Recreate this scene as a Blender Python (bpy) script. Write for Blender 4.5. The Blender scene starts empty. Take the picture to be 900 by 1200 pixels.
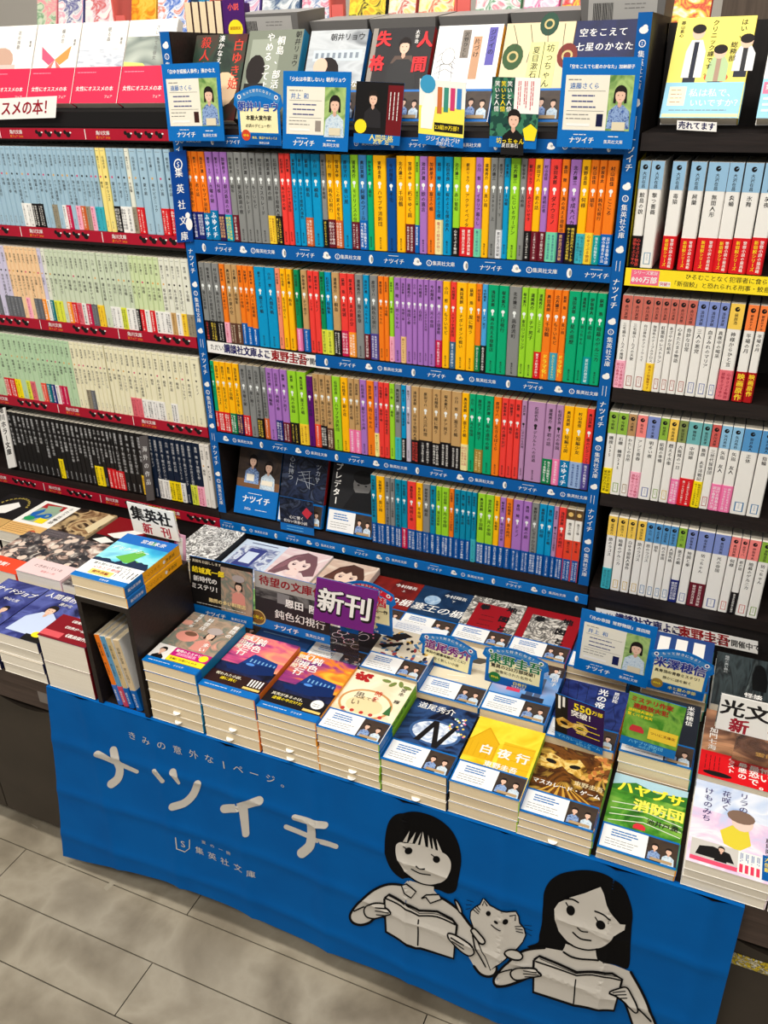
import bpy, math, random
from mathutils import Vector, Matrix
from mathutils.geometry import tessellate_polygon
S = bpy.context.scene
COL = S.collection
R = random.Random(7)

# ------------------------------------------------------------------ camera, world, lamps, exposure
CR = Vector((0.9171889247532041, 0.3980339567069565, -0.018260493374109357))
CD = Vector((0.17141643250475525, -0.43553581534358854, -0.8836995870884734))
CF = Vector((-0.3596955420593977, 0.8073893254565608, -0.4676981870409547))
CP = Vector((0.9954672809921039, -1.3503159786885788, 0.856204053114254))
FPX = 989.122
cam = bpy.data.cameras.new('camera')
cam.sensor_width = 36.0
cam.lens = FPX / 1200.0 * 36.0
cam.clip_start = 0.05
camo = bpy.data.objects.new('camera', cam)
COL.objects.link(camo)
mw = Matrix.Identity(4)
for i in range(3):
    mw[i][0] = CR[i]; mw[i][1] = -CD[i]; mw[i][2] = -CF[i]; mw[i][3] = CP[i]
camo.matrix_world = mw
S.camera = camo

S.view_settings.view_transform = 'Standard'
S.view_settings.look = 'None'
S.view_settings.gamma = 1.0
S.view_settings.use_curve_mapping = False
S.view_settings.exposure = 0.0

w = bpy.data.worlds.new('shop_ambient')
w.use_nodes = True
w.node_tree.nodes['Background'].inputs[0].default_value = (1.0, 0.97, 0.92, 1)
w.node_tree.nodes['Background'].inputs[1].default_value = 0.38
S.world = w


def lamp(name, loc, sx, sy, power, aim=None, col=(1.0, 0.96, 0.9)):
    l = bpy.data.lights.new(name, 'AREA')
    l.shape = 'RECTANGLE'; l.size = sx; l.size_y = sy; l.energy = power; l.color = col
    o = bpy.data.objects.new(name, l); COL.objects.link(o)
    o.location = loc
    if aim is not None:
        d = Vector(aim) - Vector(loc)
        o.rotation_euler = d.to_track_quat('-Z', 'Y').to_euler()
    return o


lamp('ceiling_lamp', (0.3, -1.05, 2.65), 2.8, 0.30, 66)
lamp('ceiling_lamp', (0.1, -2.3, 2.65), 2.8, 0.30, 64, (0.3, -0.4, 0.4))
lamp('ceiling_lamp', (0.3, 1.1, 2.65), 2.8, 0.30, 26)


# pixel of the photograph -> point of the place
def ray(px, py):
    return CR * ((px - 450) / FPX) + CD * ((py - 600) / FPX) + CF


def aty(px, py, y):
    d = ray(px, py); return CP + d * ((y - CP.y) / d.y)


def atz(px, py, z):
    d = ray(px, py); return CP + d * ((z - CP.z) / d.z)


def xline(px, z, y=0.0):
    # x of the point of the line (., y, z) that shows at column px
    k = (px - 450) / FPX
    q = Vector((0, y, z)) - CP
    a0 = CR.dot(q); a1 = CR.x; b0 = CF.dot(q); b1 = CF.x
    return (k * b0 - a0) / (a1 - k * b1)


# ------------------------------------------------------------------ materials
MATS = {}


def lin(c):
    c /= 255.0
    return c / 12.92 if c <= 0.04045 else ((c + 0.055) / 1.055) ** 2.4


def rgb(c):
    return (lin(c[0]), lin(c[1]), lin(c[2]), 1.0)


def M(c, rough=0.55, spec=0.2):
    key = (tuple(c), rough, spec)
    if key in MATS: return MATS[key]
    m = bpy.data.materials.new('paper_%d_%d_%d' % tuple(c)); m.use_nodes = True
    b = m.node_tree.nodes['Principled BSDF']
    b.inputs['Base Color'].default_value = rgb(c)
    b.inputs['Roughness'].default_value = rough
    b.inputs['Specular IOR Level'].default_value = spec
    m.diffuse_color = rgb(c)
    MATS[key] = m
    return m


def art(name, cols, scale=30, dist=1.5, detail=4, rough=0.35, kind='noise', stretch=(1, 1, 1)):
    # procedural printed picture: noise through a colour ramp
    if name in MATS: return MATS[name]
    m = bpy.data.materials.new(name); m.use_nodes = True
    nt = m.node_tree; b = nt.nodes['Principled BSDF']
    tc = nt.nodes.new('ShaderNodeTexCoord'); mp = nt.nodes.new('ShaderNodeMapping')
    mp.inputs['Scale'].default_value = stretch
    nt.links.new(tc.outputs['Object'], mp.inputs[0])
    if kind == 'voronoi':
        n = nt.nodes.new('ShaderNodeTexVoronoi'); n.inputs['Scale'].default_value = scale; out = n.outputs['Color']
        sep = nt.nodes.new('ShaderNodeSeparateColor'); nt.links.new(out, sep.inputs[0]); out = sep.outputs[0]
    elif kind == 'wave':
        n = nt.nodes.new('ShaderNodeTexWave'); n.inputs['Scale'].default_value = scale
        n.inputs['Distortion'].default_value = dist * 4; n.inputs['Detail'].default_value = detail; out = n.outputs['Fac']
    else:
        n = nt.nodes.new('ShaderNodeTexNoise'); n.inputs['Scale'].default_value = scale
        n.inputs['Detail'].default_value = detail; n.inputs['Distortion'].default_value = dist; out = n.outputs['Fac']
    nt.links.new(mp.outputs[0], n.inputs['Vector'])
    r = nt.nodes.new('ShaderNodeValToRGB'); nt.links.new(out, r.inputs[0])
    k = len(cols)
    e = r.color_ramp.elements
    lo, hi = (0.30, 0.70) if kind == 'noise' else (0.05, 0.95)
    while len(e) < k: e.new(0.5)
    for i, c in enumerate(cols):
        e[i].position = lo + (hi - lo) * i / max(1, k - 1); e[i].color = rgb(c)
    if kind == 'voronoi': r.color_ramp.interpolation = 'CONSTANT'
    nt.links.new(r.outputs[0], b.inputs['Base Color'])
    b.inputs['Roughness'].default_value = max(rough, .45); b.inputs['Specular IOR Level'].default_value = 0.2
    MATS[name] = m
    return m


def noise_mat(name, c0, c1, scale=(4, 4, 4), rough=0.6, nscale=5, bump=0.0, spec=0.35):
    m = art(name, [c0, c1], nscale, 0.6, 6, rough, 'noise', scale)
    b = m.node_tree.nodes['Principled BSDF']; b.inputs['Specular IOR Level'].default_value = spec
    if bump:
        nt = m.node_tree
        n = [x for x in nt.nodes if x.type == 'TEX_NOISE'][0]
        bp = nt.nodes.new('ShaderNodeBump'); bp.inputs['Strength'].default_value = bump; bp.inputs['Distance'].default_value = 0.002
        nt.links.new(n.outputs['Fac'], bp.inputs['Height']); nt.links.new(bp.outputs[0], b.inputs['Normal'])
    return m


WOOD = noise_mat('dark_wood', (25, 19, 17), (38, 29, 26), (2, 30, 30), 0.45, 6, 0.15)
WOODB = noise_mat('dark_wood_back', (20, 16, 15), (29, 23, 21), (30, 2, 2), 0.6, 6)
BROWN = noise_mat('brown_wood', (60, 47, 42), (76, 61, 54), (2, 40, 40), 0.45, 6, 0.1)
DRAWER = noise_mat('drawer_laminate', (50, 43, 36), (58, 50, 42), (3, 3, 3), 0.5, 4)
PAGES = noise_mat('page_edges', (224, 200, 160), (246, 230, 196), (6, 6, 1600), 0.8, 2, 0.0, 0.1)
PAGEW = noise_mat('page_edges_pale', (228, 216, 194), (247, 240, 224), (6, 6, 1600), 0.8, 2, 0.0, 0.1)
BLUE = M((0, 88, 160), 0.5, .2)
BLUEB = M((0, 106, 184), 0.45, .25)
NAVY = M((0, 72, 146), 0.45)
WHITE = M((243, 240, 234), 0.5)
CREAM = M((240, 232, 205), 0.5)
BLACK = M((22, 20, 20), 0.5)
INK = M((32, 30, 30), 0.6, .2)
SOFT = M((120, 118, 116), 0.6)
RED = M((206, 30, 48), 0.45)
SKIN = M((232, 190, 165), 0.6)
HAIR = M((30, 22, 20), 0.6)
SKIN2 = M((214, 168, 144), 0.6)
YEL = M((250, 222, 40), 0.5)

acr = bpy.data.materials.new('clear_acrylic'); acr.use_nodes = True
_b = acr.node_tree.nodes['Principled BSDF']
_b.inputs['Transmission Weight'].default_value = 1.0; _b.inputs['Roughness'].default_value = 0.03
_b.inputs['IOR'].default_value = 1.15; _b.inputs['Base Color'].default_value = (0.97, 0.98, 0.98, 1)

# ------------------------------------------------------------------ glyph shapes
GL = {}
_fc = bpy.data.curves.new('glyph_curve', 'FONT'); _fo = bpy.data.objects.new('glyph_curve', _fc); COL.objects.link(_fo)


def glyph(ch, bold=0.0, res=1):
    key = (ch, bold, res)
    if key in GL: return GL[key]
    _fc.body = ch; _fc.size = 1.0; _fc.resolution_u = res; _fc.offset = bold
    bpy.context.view_layer.update()
    ev = _fo.evaluated_get(bpy.context.evaluated_depsgraph_get())
    me = ev.to_mesh()
    vs = [(v.co.x, v.co.y) for v in me.vertices]
    fs = [tuple(p.vertices) for p in me.polygons]
    ev.to_mesh_clear()
    if ord(ch) < 256:
        adv = (max(v[0] for v in vs) + 0.07) if vs else 0.35
    else:
        adv = 1.0
    GL[key] = (vs, fs, adv)
    return GL[key]


_ref = glyph('田')[0]
GCY = (min(v[1] for v in _ref) + max(v[1] for v in _ref)) / 2
ROTV = set('ー～…（）「」()-=')


# ------------------------------------------------------------------ mesh builder
class MB:
    def __init__(self):
        self.v = []; self.f = []; self.mi = []; self.mats = []

    def m(self, mat):
        for i, x in enumerate(self.mats):
            if x is mat: return i
        self.mats.append(mat); return len(self.mats) - 1

    def poly(self, pts, mat):
        n = len(self.v); self.v += [tuple(p) for p in pts]
        self.f.append(tuple(range(n, n + len(pts)))); self.mi.append(self.m(mat))

    def tris(self, pts, faces, mat):
        n = len(self.v); self.v += [tuple(p) for p in pts]; k = self.m(mat)
        for f in faces:
            self.f.append(tuple(n + i for i in f)); self.mi.append(k)

    def box(self, a, b, mat, mats=None):
        x0, y0, z0 = a; x1, y1, z1 = b
        P = [(x0, y0, z0), (x1, y0, z0), (x1, y1, z0), (x0, y1, z0), (x0, y0, z1), (x1, y0, z1), (x1, y1, z1), (x0, y1, z1)]
        F = [(0, 3, 2, 1), (4, 5, 6, 7), (0, 1, 5, 4), (1, 2, 6, 5), (2, 3, 7, 6), (3, 0, 4, 7)]
        n = len(self.v); self.v += P
        for i, f in enumerate(F):
            self.f.append(tuple(n + j for j in f)); self.mi.append(self.m(mats[i] if mats and mats[i] else mat))

    def build(self, name, parent=None, mw=None, smooth=False):
        me = bpy.data.meshes.new(name)
        me.from_pydata(self.v, [], self.f)
        for mt in self.mats: me.materials.append(mt)
        me.polygons.foreach_set('material_index', self.mi)
        if smooth: me.polygons.foreach_set('use_smooth', [True] * len(self.f))
        me.update()
        o = bpy.data.objects.new(name, me); COL.objects.link(o)
        if parent is not None: o.parent = parent
        if mw is not None: o.matrix_world = mw
        return o


LAY = 0.00011


class Face:
    # a printed face: origin O, unit axes U, V, normal N, size w x h; drawing coordinates 0..1
    def __init__(s, mb, O, U, V, N, w, h):
        s.mb = mb; s.O = Vector(O); s.U = Vector(U); s.V = Vector(V); s.N = Vector(N); s.w = w; s.h = h; s.n = 0

    def lift(s):
        # every printed shape lies a hair above the one before it
        s.n += 1; return s.n * 3e-6 / LAY

    def P(s, u, v, l=1):
        return s.O + s.U * (u * s.w) + s.V * (v * s.h) + s.N * (l * LAY)

    def rect(s, u0, v0, u1, v1, mat, l=1):
        l += s.lift()
        s.mb.poly([s.P(u0, v0, l), s.P(u1, v0, l), s.P(u1, v1, l), s.P(u0, v1, l)], mat)

    def poly(s, pts, mat, l=1):
        l += s.lift()
        tri = tessellate_polygon([[Vector((p[0], p[1], 0)) for p in pts]])
        s.mb.tris([s.P(p[0], p[1], l) for p in pts], tri, mat)

    def ell(s, u, v, r, mat, l=1, ry=None, n=14, rot=0.0):
        l += s.lift()
        # radii in metres
        ry = ry if ry is not None else r
        pts = []
        for i in range(n):
            a = 2 * math.pi * i / n
            x, y = r * math.cos(a), ry * math.sin(a)
            pts.append(s.P(u, v, l) + s.U * (x * math.cos(rot) - y * math.sin(rot)) + s.V * (x * math.sin(rot) + y * math.cos(rot)))
        s.mb.poly(pts, mat)

    def ring(s, u, v, r, r2, mat, l=1, n=16):
        l += s.lift()
        for i in range(n):
            a, b = 2 * math.pi * i / n, 2 * math.pi * (i + 1) / n
            q = []
            for (rr, t) in ((r2, a), (r, a), (r, b), (r2, b)):
                q.append(s.P(u, v, l) + s.U * (rr * math.cos(t)) + s.V * (rr * math.sin(t)))
            s.mb.poly(q, mat)

    def line(s, pts, wd, mat, l=1):
        l += s.lift()
        # open stroke of width wd metres through normalised points
        P = [Vector((p[0] * s.w, p[1] * s.h)) for p in pts]
        for a, b in zip(P, P[1:]):
            d = b - a; l += .02
            if d.length < 1e-7: continue
            n = Vector((-d.y, d.x)).normalized() * wd / 2
            e = d.normalized() * wd * 0.25
            q = [a - e + n, a - e - n, b + e - n, b + e + n]
            s.mb.poly([s.O + s.U * x.x + s.V * x.y + s.N * (l * LAY) for x in q], mat)

    def char(s, ch, cx, cy, size, mat, l=2, bold=0.0, rot=0.0, res=1, sx=1.0, skew=0.0):
        # centre in metres
        vs, fs, adv = glyph(ch, 0.0, res)
        if not fs: return
        if bold > 0.0:
            b = bold * 0.75 * size
            sh = [(-b, 0), (b, 0)] if bold < 0.025 else ([(-b, b * .6), (b, b * .6), (-b, -b * .6), (b, -b * .6)] if bold < 0.06 else [(b * math.cos(k * math.pi / 4), b * math.sin(k * math.pi / 4)) for k in range(8)])
            for k, (ax, ay) in enumerate(sh): s.char(ch, cx + ax, cy + ay, size, mat, l + .05 * k, 0.0, rot, res, sx, skew)
            return
        c, n = math.cos(rot), math.sin(rot)
        ox = adv / 2 if adv < 1 else 0.5
        B = s.O + s.N * (l * LAY)
        pts = []
        for x, y in vs:
            y = (y - GCY) * size
            x = (x - ox) * size * sx + skew * y
            pts.append(B + s.U * (cx + x * c - y * n) + s.V * (cy + x * n + y * c))
        s.mb.tris(pts, fs, mat)

    def text(s, t, u, v, size, mat, l=2, bold=0.0, vert=False, anchor='c', rot=0.0, gap=1.0, res=1, fit=None, skew=0.0, sx=1.0):
        l += s.lift()
        if vert:
            n = len(t); step = size * 1.04 * gap
            if fit and step * n > fit: k = fit / (step * n); step *= k; size *= max(k, 0.62 if k > .5 else k)
            y = v * s.h + (step * (n - 1) / 2 if anchor == 'c' else 0) - (step / 2 if anchor == 't' else 0)
            for ch in t:
                if ch != ' ':
                    s.char(ch, u * s.w, y, size, mat, l, bold, -math.pi / 2 if ch in ROTV else 0, res, sx)
                y -= step
            return
        adv = [(glyph(c, 0.0, res)[2] if c != ' ' else 0.5) * sx * gap for c in t]
        tot = sum(adv) * size
        if fit and tot > fit: k = fit / tot; size *= k; tot = fit
        x = -tot / 2 if anchor == 'c' else (0 if anchor == 'l' else -tot)
        c, n = math.cos(rot), math.sin(rot)
        for ch, a in zip(t, adv):
            xm = x + a * size / 2
            if ch != ' ':
                s.char(ch, u * s.w + xm * c, v * s.h + xm * n, size, mat, l, bold, rot, res, sx, skew)
            x += a * size

    def lines(s, u, v0, v1, n, wd, mat, l=2, seed=0, vert=False, thick=0.0009):
        # unreadably small print as rows of short dashes
        r = random.Random(seed)
        for i in range(n):
            t = v0 + (v1 - v0) * (i / max(1, n - 1))
            a = 0.0
            end = wd * (0.75 + 0.25 * r.random())
            while a < end:
                b = min(end, a + 0.03 + 0.05 * r.random())
                if vert: s.line([(t, u - a), (t, u - b)], thick, mat, l)
                else: s.line([(u + a, t), (u + b, t)], thick, mat, l)
                a = b + 0.015


def tagit(o, label=None, cat=None, group=None, kind=None):
    if label: o['label'] = label
    if cat: o['category'] = cat
    if group: o['group'] = group
    if kind: o['kind'] = kind
    return o


# ------------------------------------------------------------------ books
BW, BH = 0.104, 0.148


def shell(mb, W, y0, y1, T, c, out, mf, ms, mbk):
    r = min(0.0015, T * 0.2); o = out
    outer = [(-o * 0, -o), (W - r, -o), (W + o, r), (W + o, T - r), (W - r, T + o), (0, T + o)]
    xi = W - r - 0.0001
    inner = [(0, T + o - c), (xi, T + o - c), (xi, c - o), (0, c - o)]
    ring = outer + inner
    n = len(ring)
    A = [(x, y0, z) for x, z in ring]; B = [(x, y1, z) for x, z in ring]
    mats = [mbk, ms, ms, ms, mf, mf, WHITE, WHITE, WHITE, mbk]
    for i in range(n):
        j = (i + 1) % n
        mb.poly([A[i], A[j], B[j], B[i]], mats[i])
    caps = [((9, 0, 1, 8), mbk), ((8, 1, 2), ms), ((8, 2, 3, 7), ms), ((7, 3, 4), ms), ((7, 4, 5, 6), mf)]
    for idx, mt in caps:
        mb.poly([A[i] for i in idx], mt); mb.poly([B[i] for i in reversed(idx)], mt)


def book(name, W, H, T, mw, front, spine, back=None, fart=None, sart=None, obi=None, pages=None, wear=0.0, pmat=None):
    """cover (top level) > page_block, paper_band.  obi = (height, front mat, spine mat, front art, spine art)"""
    back = back or WHITE
    mb = MB(); c = 0.0004
    shell(mb, W, 0, H, T, c, 0.0, front, spine, back)
    if fart: fart(Face(mb, (0, 0, T), (1, 0, 0), (0, 1, 0), (0, 0, 1), W, H))
    if sart: sart(Face(mb, (W, 0, T), (0, 0, -1), (0, 1, 0), (1, 0, 0), T, H))
    root = mb.build(name, None, mw)
    pb = MB(); pb.box((0.0008, 0.0007, c + 0.0001), (W - min(0.0015, T * 0.2) - 0.0003, H - 0.0007, T - c - 0.0001), pmat or PAGES)
    pb.build('page_block', root)
    if obi:
        h, mf, ms, fa, sa = obi
        ob = MB(); shell(ob, W, 0.0002, h, T, 0.00022, 0.0006, mf, ms, mf)
        if fa: fa(Face(ob, (0, 0, T + 0.0006), (1, 0, 0), (0, 1, 0), (0, 0, 1), W, h))
        if sa: sa(Face(ob, (W + 0.0006, 0, T), (0, 0, -1), (0, 1, 0), (1, 0, 0), T, h))
        ob.build('paper_band', root)
    return root


def mat_stand(xa, y, z, xb):
    # spine to the viewer, between world x xa..xb
    return Matrix(((0, 0, -1, xb), (-1, 0, 0, y + BW), (0, 1, 0, z), (0, 0, 0, 1)))


def mat_flat(x, y, z, rz=0.0):
    return Matrix.Translation((x, y, z)) @ Matrix.Rotation(rz, 4, 'Z')


def mat_lean(x, y, z, deg, ry=0.0):
    s, c = math.cos(math.radians(deg)), math.sin(math.radians(deg))  # deg: slope above the horizontal
    m = Matrix(((1, 0, 0, x), (0, s, -c, y), (0, c, s, z), (0, 0, 0, 1)))
    return m @ Matrix.Rotation(ry, 4, 'Z')


def ordinal(n):
    if 10 <= n % 100 <= 20: s = 'th'
    else: s = {1: 'st', 2: 'nd', 3: 'rd'}.get(n % 10, 'th')
    return '%d%s' % (n, s)


PAL = {  # code: (rgb, name)
    'or': ((240, 122, 24), 'orange'), 'pu': ((166, 112, 188), 'purple'), 'gy': ((132, 133, 130), 'grey'), 'rd': ((236, 62, 54), 'red'),
    'bl': ((0, 146, 196), 'sky blue'), 'am': ((252, 184, 8), 'amber'), 'li': ((150, 208, 42), 'lime'), 'gn': ((0, 164, 110), 'green'),
    'st': ((62, 132, 188), 'steel blue'), 'nv': ((0, 74, 146), 'navy'), 'tn': ((192, 152, 98), 'tan'), 'sa': ((238, 140, 106), 'salmon'),
    'dg': ((0, 136, 84), 'dark green'), 'ma': ((180, 136, 176), 'mauve'), 'pl': ((196, 186, 200), 'pale grey'), 'tl': ((0, 134, 166), 'teal'),
    'dp': ((92, 14, 110), 'dark purple'), 'lb': ((70, 160, 216), 'light blue'), 'wr': ((240, 236, 226), 'white and red'),
    'kb': ((160, 190, 206), 'pale blue'), 'ky': ((240, 220, 130), 'pale yellow'), 'kp': ((242, 204, 158), 'peach'), 'kl': ((206, 200, 222), 'lilac'),
    'kg': ((204, 214, 186), 'pale green'), 'kv': ((206, 220, 170), 'yellow green'), 'kw': ((226, 226, 208), 'off-white'), 'km': ((184, 212, 172), 'mint green'),
    'kc': ((236, 230, 196), 'cream'), 'bk': ((28, 26, 26), 'black'), 'dn': ((14, 30, 52), 'dark navy'), 'wh': ((232, 226, 216), 'white'),
}
OBI = {  # code: (rgb, text rgb, name)
    'nv': ((22, 34, 110), (230, 230, 240), 'navy'), 'tb': ((0, 116, 168), (240, 244, 250), 'teal blue'), 'dv': ((44, 22, 76), (236, 180, 120), 'dark violet'),
    'ty': ((0, 150, 176), (240, 230, 70), 'turquoise'), 'bk': ((24, 20, 22), (236, 232, 224), 'black'), 'by': ((24, 20, 22), (236, 206, 70), 'black'),
    'br': ((24, 16, 18), (214, 70, 60), 'black'), 'ye': ((246, 204, 50), (150, 80, 30), 'yellow'), 'rs': ((206, 96, 44), (250, 236, 220), 'rust'),
    'dr': ((104, 20, 36), (236, 220, 214), 'dark red'), 'rd': ((214, 26, 34), (250, 240, 230), 'red'), 'bl': ((0, 96, 176), (244, 246, 250), 'blue'),
    'cr': ((238, 224, 160), (196, 110, 100), 'cream'), 'mi': ((110, 206, 166), (70, 110, 140), 'mint'), 'ws': ((226, 226, 226), (90, 90, 96), 'pale grey'),
    'pk': ((240, 120, 170), (250, 240, 244), 'pink'), 'lp': ((248, 176, 196), (190, 60, 90), 'light pink'), 'bn': ((96, 62, 48), (236, 220, 190), 'brown'),
    'yl': ((222, 226, 70), (80, 100, 40), 'lime yellow'), 'cs': ((196, 20, 72), (250, 230, 236), 'crimson'), 'ow': ((246, 150, 40), (252, 250, 240), 'orange'),
    'vi': ((78, 66, 140), (232, 230, 240), 'violet'), 'tc': ((238, 196, 130), (120, 60, 40), 'buff'), 'ss': ((52, 98, 136), (226, 236, 244), 'slate blue'),
    'gn': ((0, 122, 70), (240, 246, 236), 'green'), 'oy': ((244, 124, 26), (250, 230, 60), 'orange'), 'ti': ((60, 160, 186), (240, 222, 90), 'teal'),
    'tg': ((0, 150, 150), (220, 240, 240), 'teal green'), 'lw': ((150, 176, 214), (40, 70, 130), 'light blue'), 'ro': ((234, 76, 46), (250, 236, 226), 'red orange'),
    'wh': ((240, 238, 232), (70, 66, 70), 'white'), 'ol': ((160, 126, 50), (236, 214, 140), 'olive gold'), 'yw': ((250, 240, 150), (120, 110, 40), 'pale yellow'),
    'gr': ((100, 102, 106), (150, 152, 156), 'grey'), 'ta': ((150, 140, 118), (90, 84, 70), 'taupe'), 'dt': ((0, 110, 120), (220, 240, 240), 'dark teal'),
    'tq': ((60, 176, 190), (40, 110, 120), 'turquoise'), 'mp': ((226, 110, 120), (160, 40, 60), 'rose'), 'kr': ((200, 160, 100), (110, 70, 40), 'kraft'),
    'fl': ((0, 78, 152), (232, 240, 248), 'blue'), 'em': ((172, 22, 26), (250, 214, 50), 'dark red'), 'yb': ((250, 222, 20), (60, 50, 10), 'bright yellow'),
}
TITLES = ['短編集', '白夜行', '青の時代', '夏の庭', '不夜城', '千羽鶴', '桐島', 'ドミノ', '少女は卒業しない', 'あの夏の空', '夜のピクニック', '星やどりの声', 'チア男子', '何様', 'もういちど',
          '娼年', '光の帝国', '蒲公英草紙', '下町の青空', 'にぎやかな天地', '月の満ち欠け', '黒い雨', '海の見える理髪店', 'パリの図書館', '暗幕のゲルニカ', '生きるぼくら', '坂の途中の家', '銀河鉄道の夜',
          'こころ', '人間失格', '坊っちゃん', '鈍色幻視行', '塞王の楯', '地図と拳', 'ハヤブサ消防団', '白ゆき姫殺人事件', 'マスカレード', '水曜の朝', '雪の断章', '風に舞う', '旅のラゴス', '君の話']
AUTH = ['浅田次郎', '朝井リョウ', '伊坂幸太', '池井戸潤', '石田衣良', '恩田 陸', '荻原 浩', '奥田英朗', '桜木紫乃', '東野圭吾', '宮部みゆ', '道尾秀介', '村山由佳', '加納朋子', '原田マハ', '北方謙三', '今村翔吾', '小川 哲']
OTXT = ['映画化決定大ヒット中', '累計百万部突破', '珠玉の短編集です', '読んだら止まらない', 'この夏いちばんの一冊', '驚きの結末が待つ', '心ゆさぶる物語', '新直木賞作家の傑作', '泣ける青春小説']


def spine_blue(T, title, author, tc, emb, pub=True):
    def f(F):
        s = min(0.0066, T * 0.52); s2 = min(0.0080, T * 0.58)
        F.text(author, 0.5, 0.945, s, tc, 1, 0.03 if T > .006 else .02, True, 't', fit=0.029)
        F.ell(0.5, 0.715, min(0.0030, T * 0.26), emb, 1, None, 10)
        F.rect(0.44, 0.665, 0.56, 0.71, emb, 1)
        F.text(title, 0.5, 0.650, s2, tc, 1, 0.024, True, 't', fit=0.060)
        if pub:
            F.text('集英社文庫', 0.5, 0.15, s * 0.62, tc, 1, 0, True, 't', fit=0.020)
    return f


def spine_pale(T, title, author, tc, emb, pub=True):
    def f(F):
        s = min(0.0058, T * 0.44)
        F.rect(0.2, 0.965, 0.8, 0.969, SOFT, 1)
        F.text(author, 0.5, 0.91, s, tc, 1, 0.024, True, 't', fit=0.028)
        F.ell(0.5, 0.665, min(0.0021, T * 0.2), emb, 1, None, 8)
        F.text(title, 0.5, 0.61, min(0.0070, T * 0.56), tc, 1, 0.022, True, 't', fit=0.060)
        if pub: F.text('角川文庫', 0.5, 0.13, s * 0.6, SOFT, 1, 0, True, 't')
    return f


def spine_cap(T, title, author, cap, pubc):
    def f(F):
        s = min(0.0062, T * 0.46)
        F.rect(0, 0.745, 1, 1, cap, 1)
        F.ell(0.5, 0.945, min(0.0036, T * 0.3), BLACK, 2, None, 12)
        F.line([(0.5, 0.945), (0.62, 0.955)], 0.0009, cap, 3)
        F.text(author, 0.5, 0.905, s * 0.9, INK, 2, 0.022, True, 't', fit=0.023)
        F.text(title, 0.5, 0.715, s * 1.2, INK, 1, 0.022, True, 't', fit=0.060)
        F.rect(0.22, 0.035, 0.78, 0.15, pubc, 1)
        F.rect(0.30, 0.043, 0.70, 0.142, WHITE, 2)
        F.text('光文社', 0.5, 0.135, s * 0.5, pubc, 3, 0, True, 't')
    return f


def obi_spine(T, h, tmat, txt, alt=None, alt_m=None):
    def f(F):
        s = min(0.0066, T * 0.56)
        if txt in ('映画原作', 'ドラマ化！', 'ふゆイチ'):
            F.text(txt, 0.5, 0.95, T * 0.74, tmat, 1, 0.035, True, 't', fit=h * 0.92)
        elif T > 0.0125:
            s = min(0.0062, T * 0.40)
            F.text(txt, 0.70, 0.92, s, tmat, 1, 0.024, True, 't', fit=h * 0.88)
            F.text(alt or txt[::-1], 0.30, 0.92, s, alt_m or tmat, 1, 0.024, True, 't', fit=h * 0.84)
        else:
            F.text(txt, 0.5, 0.94, s, tmat, 1, 0.024, True, 't', fit=h * 0.88)
    return f


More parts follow.
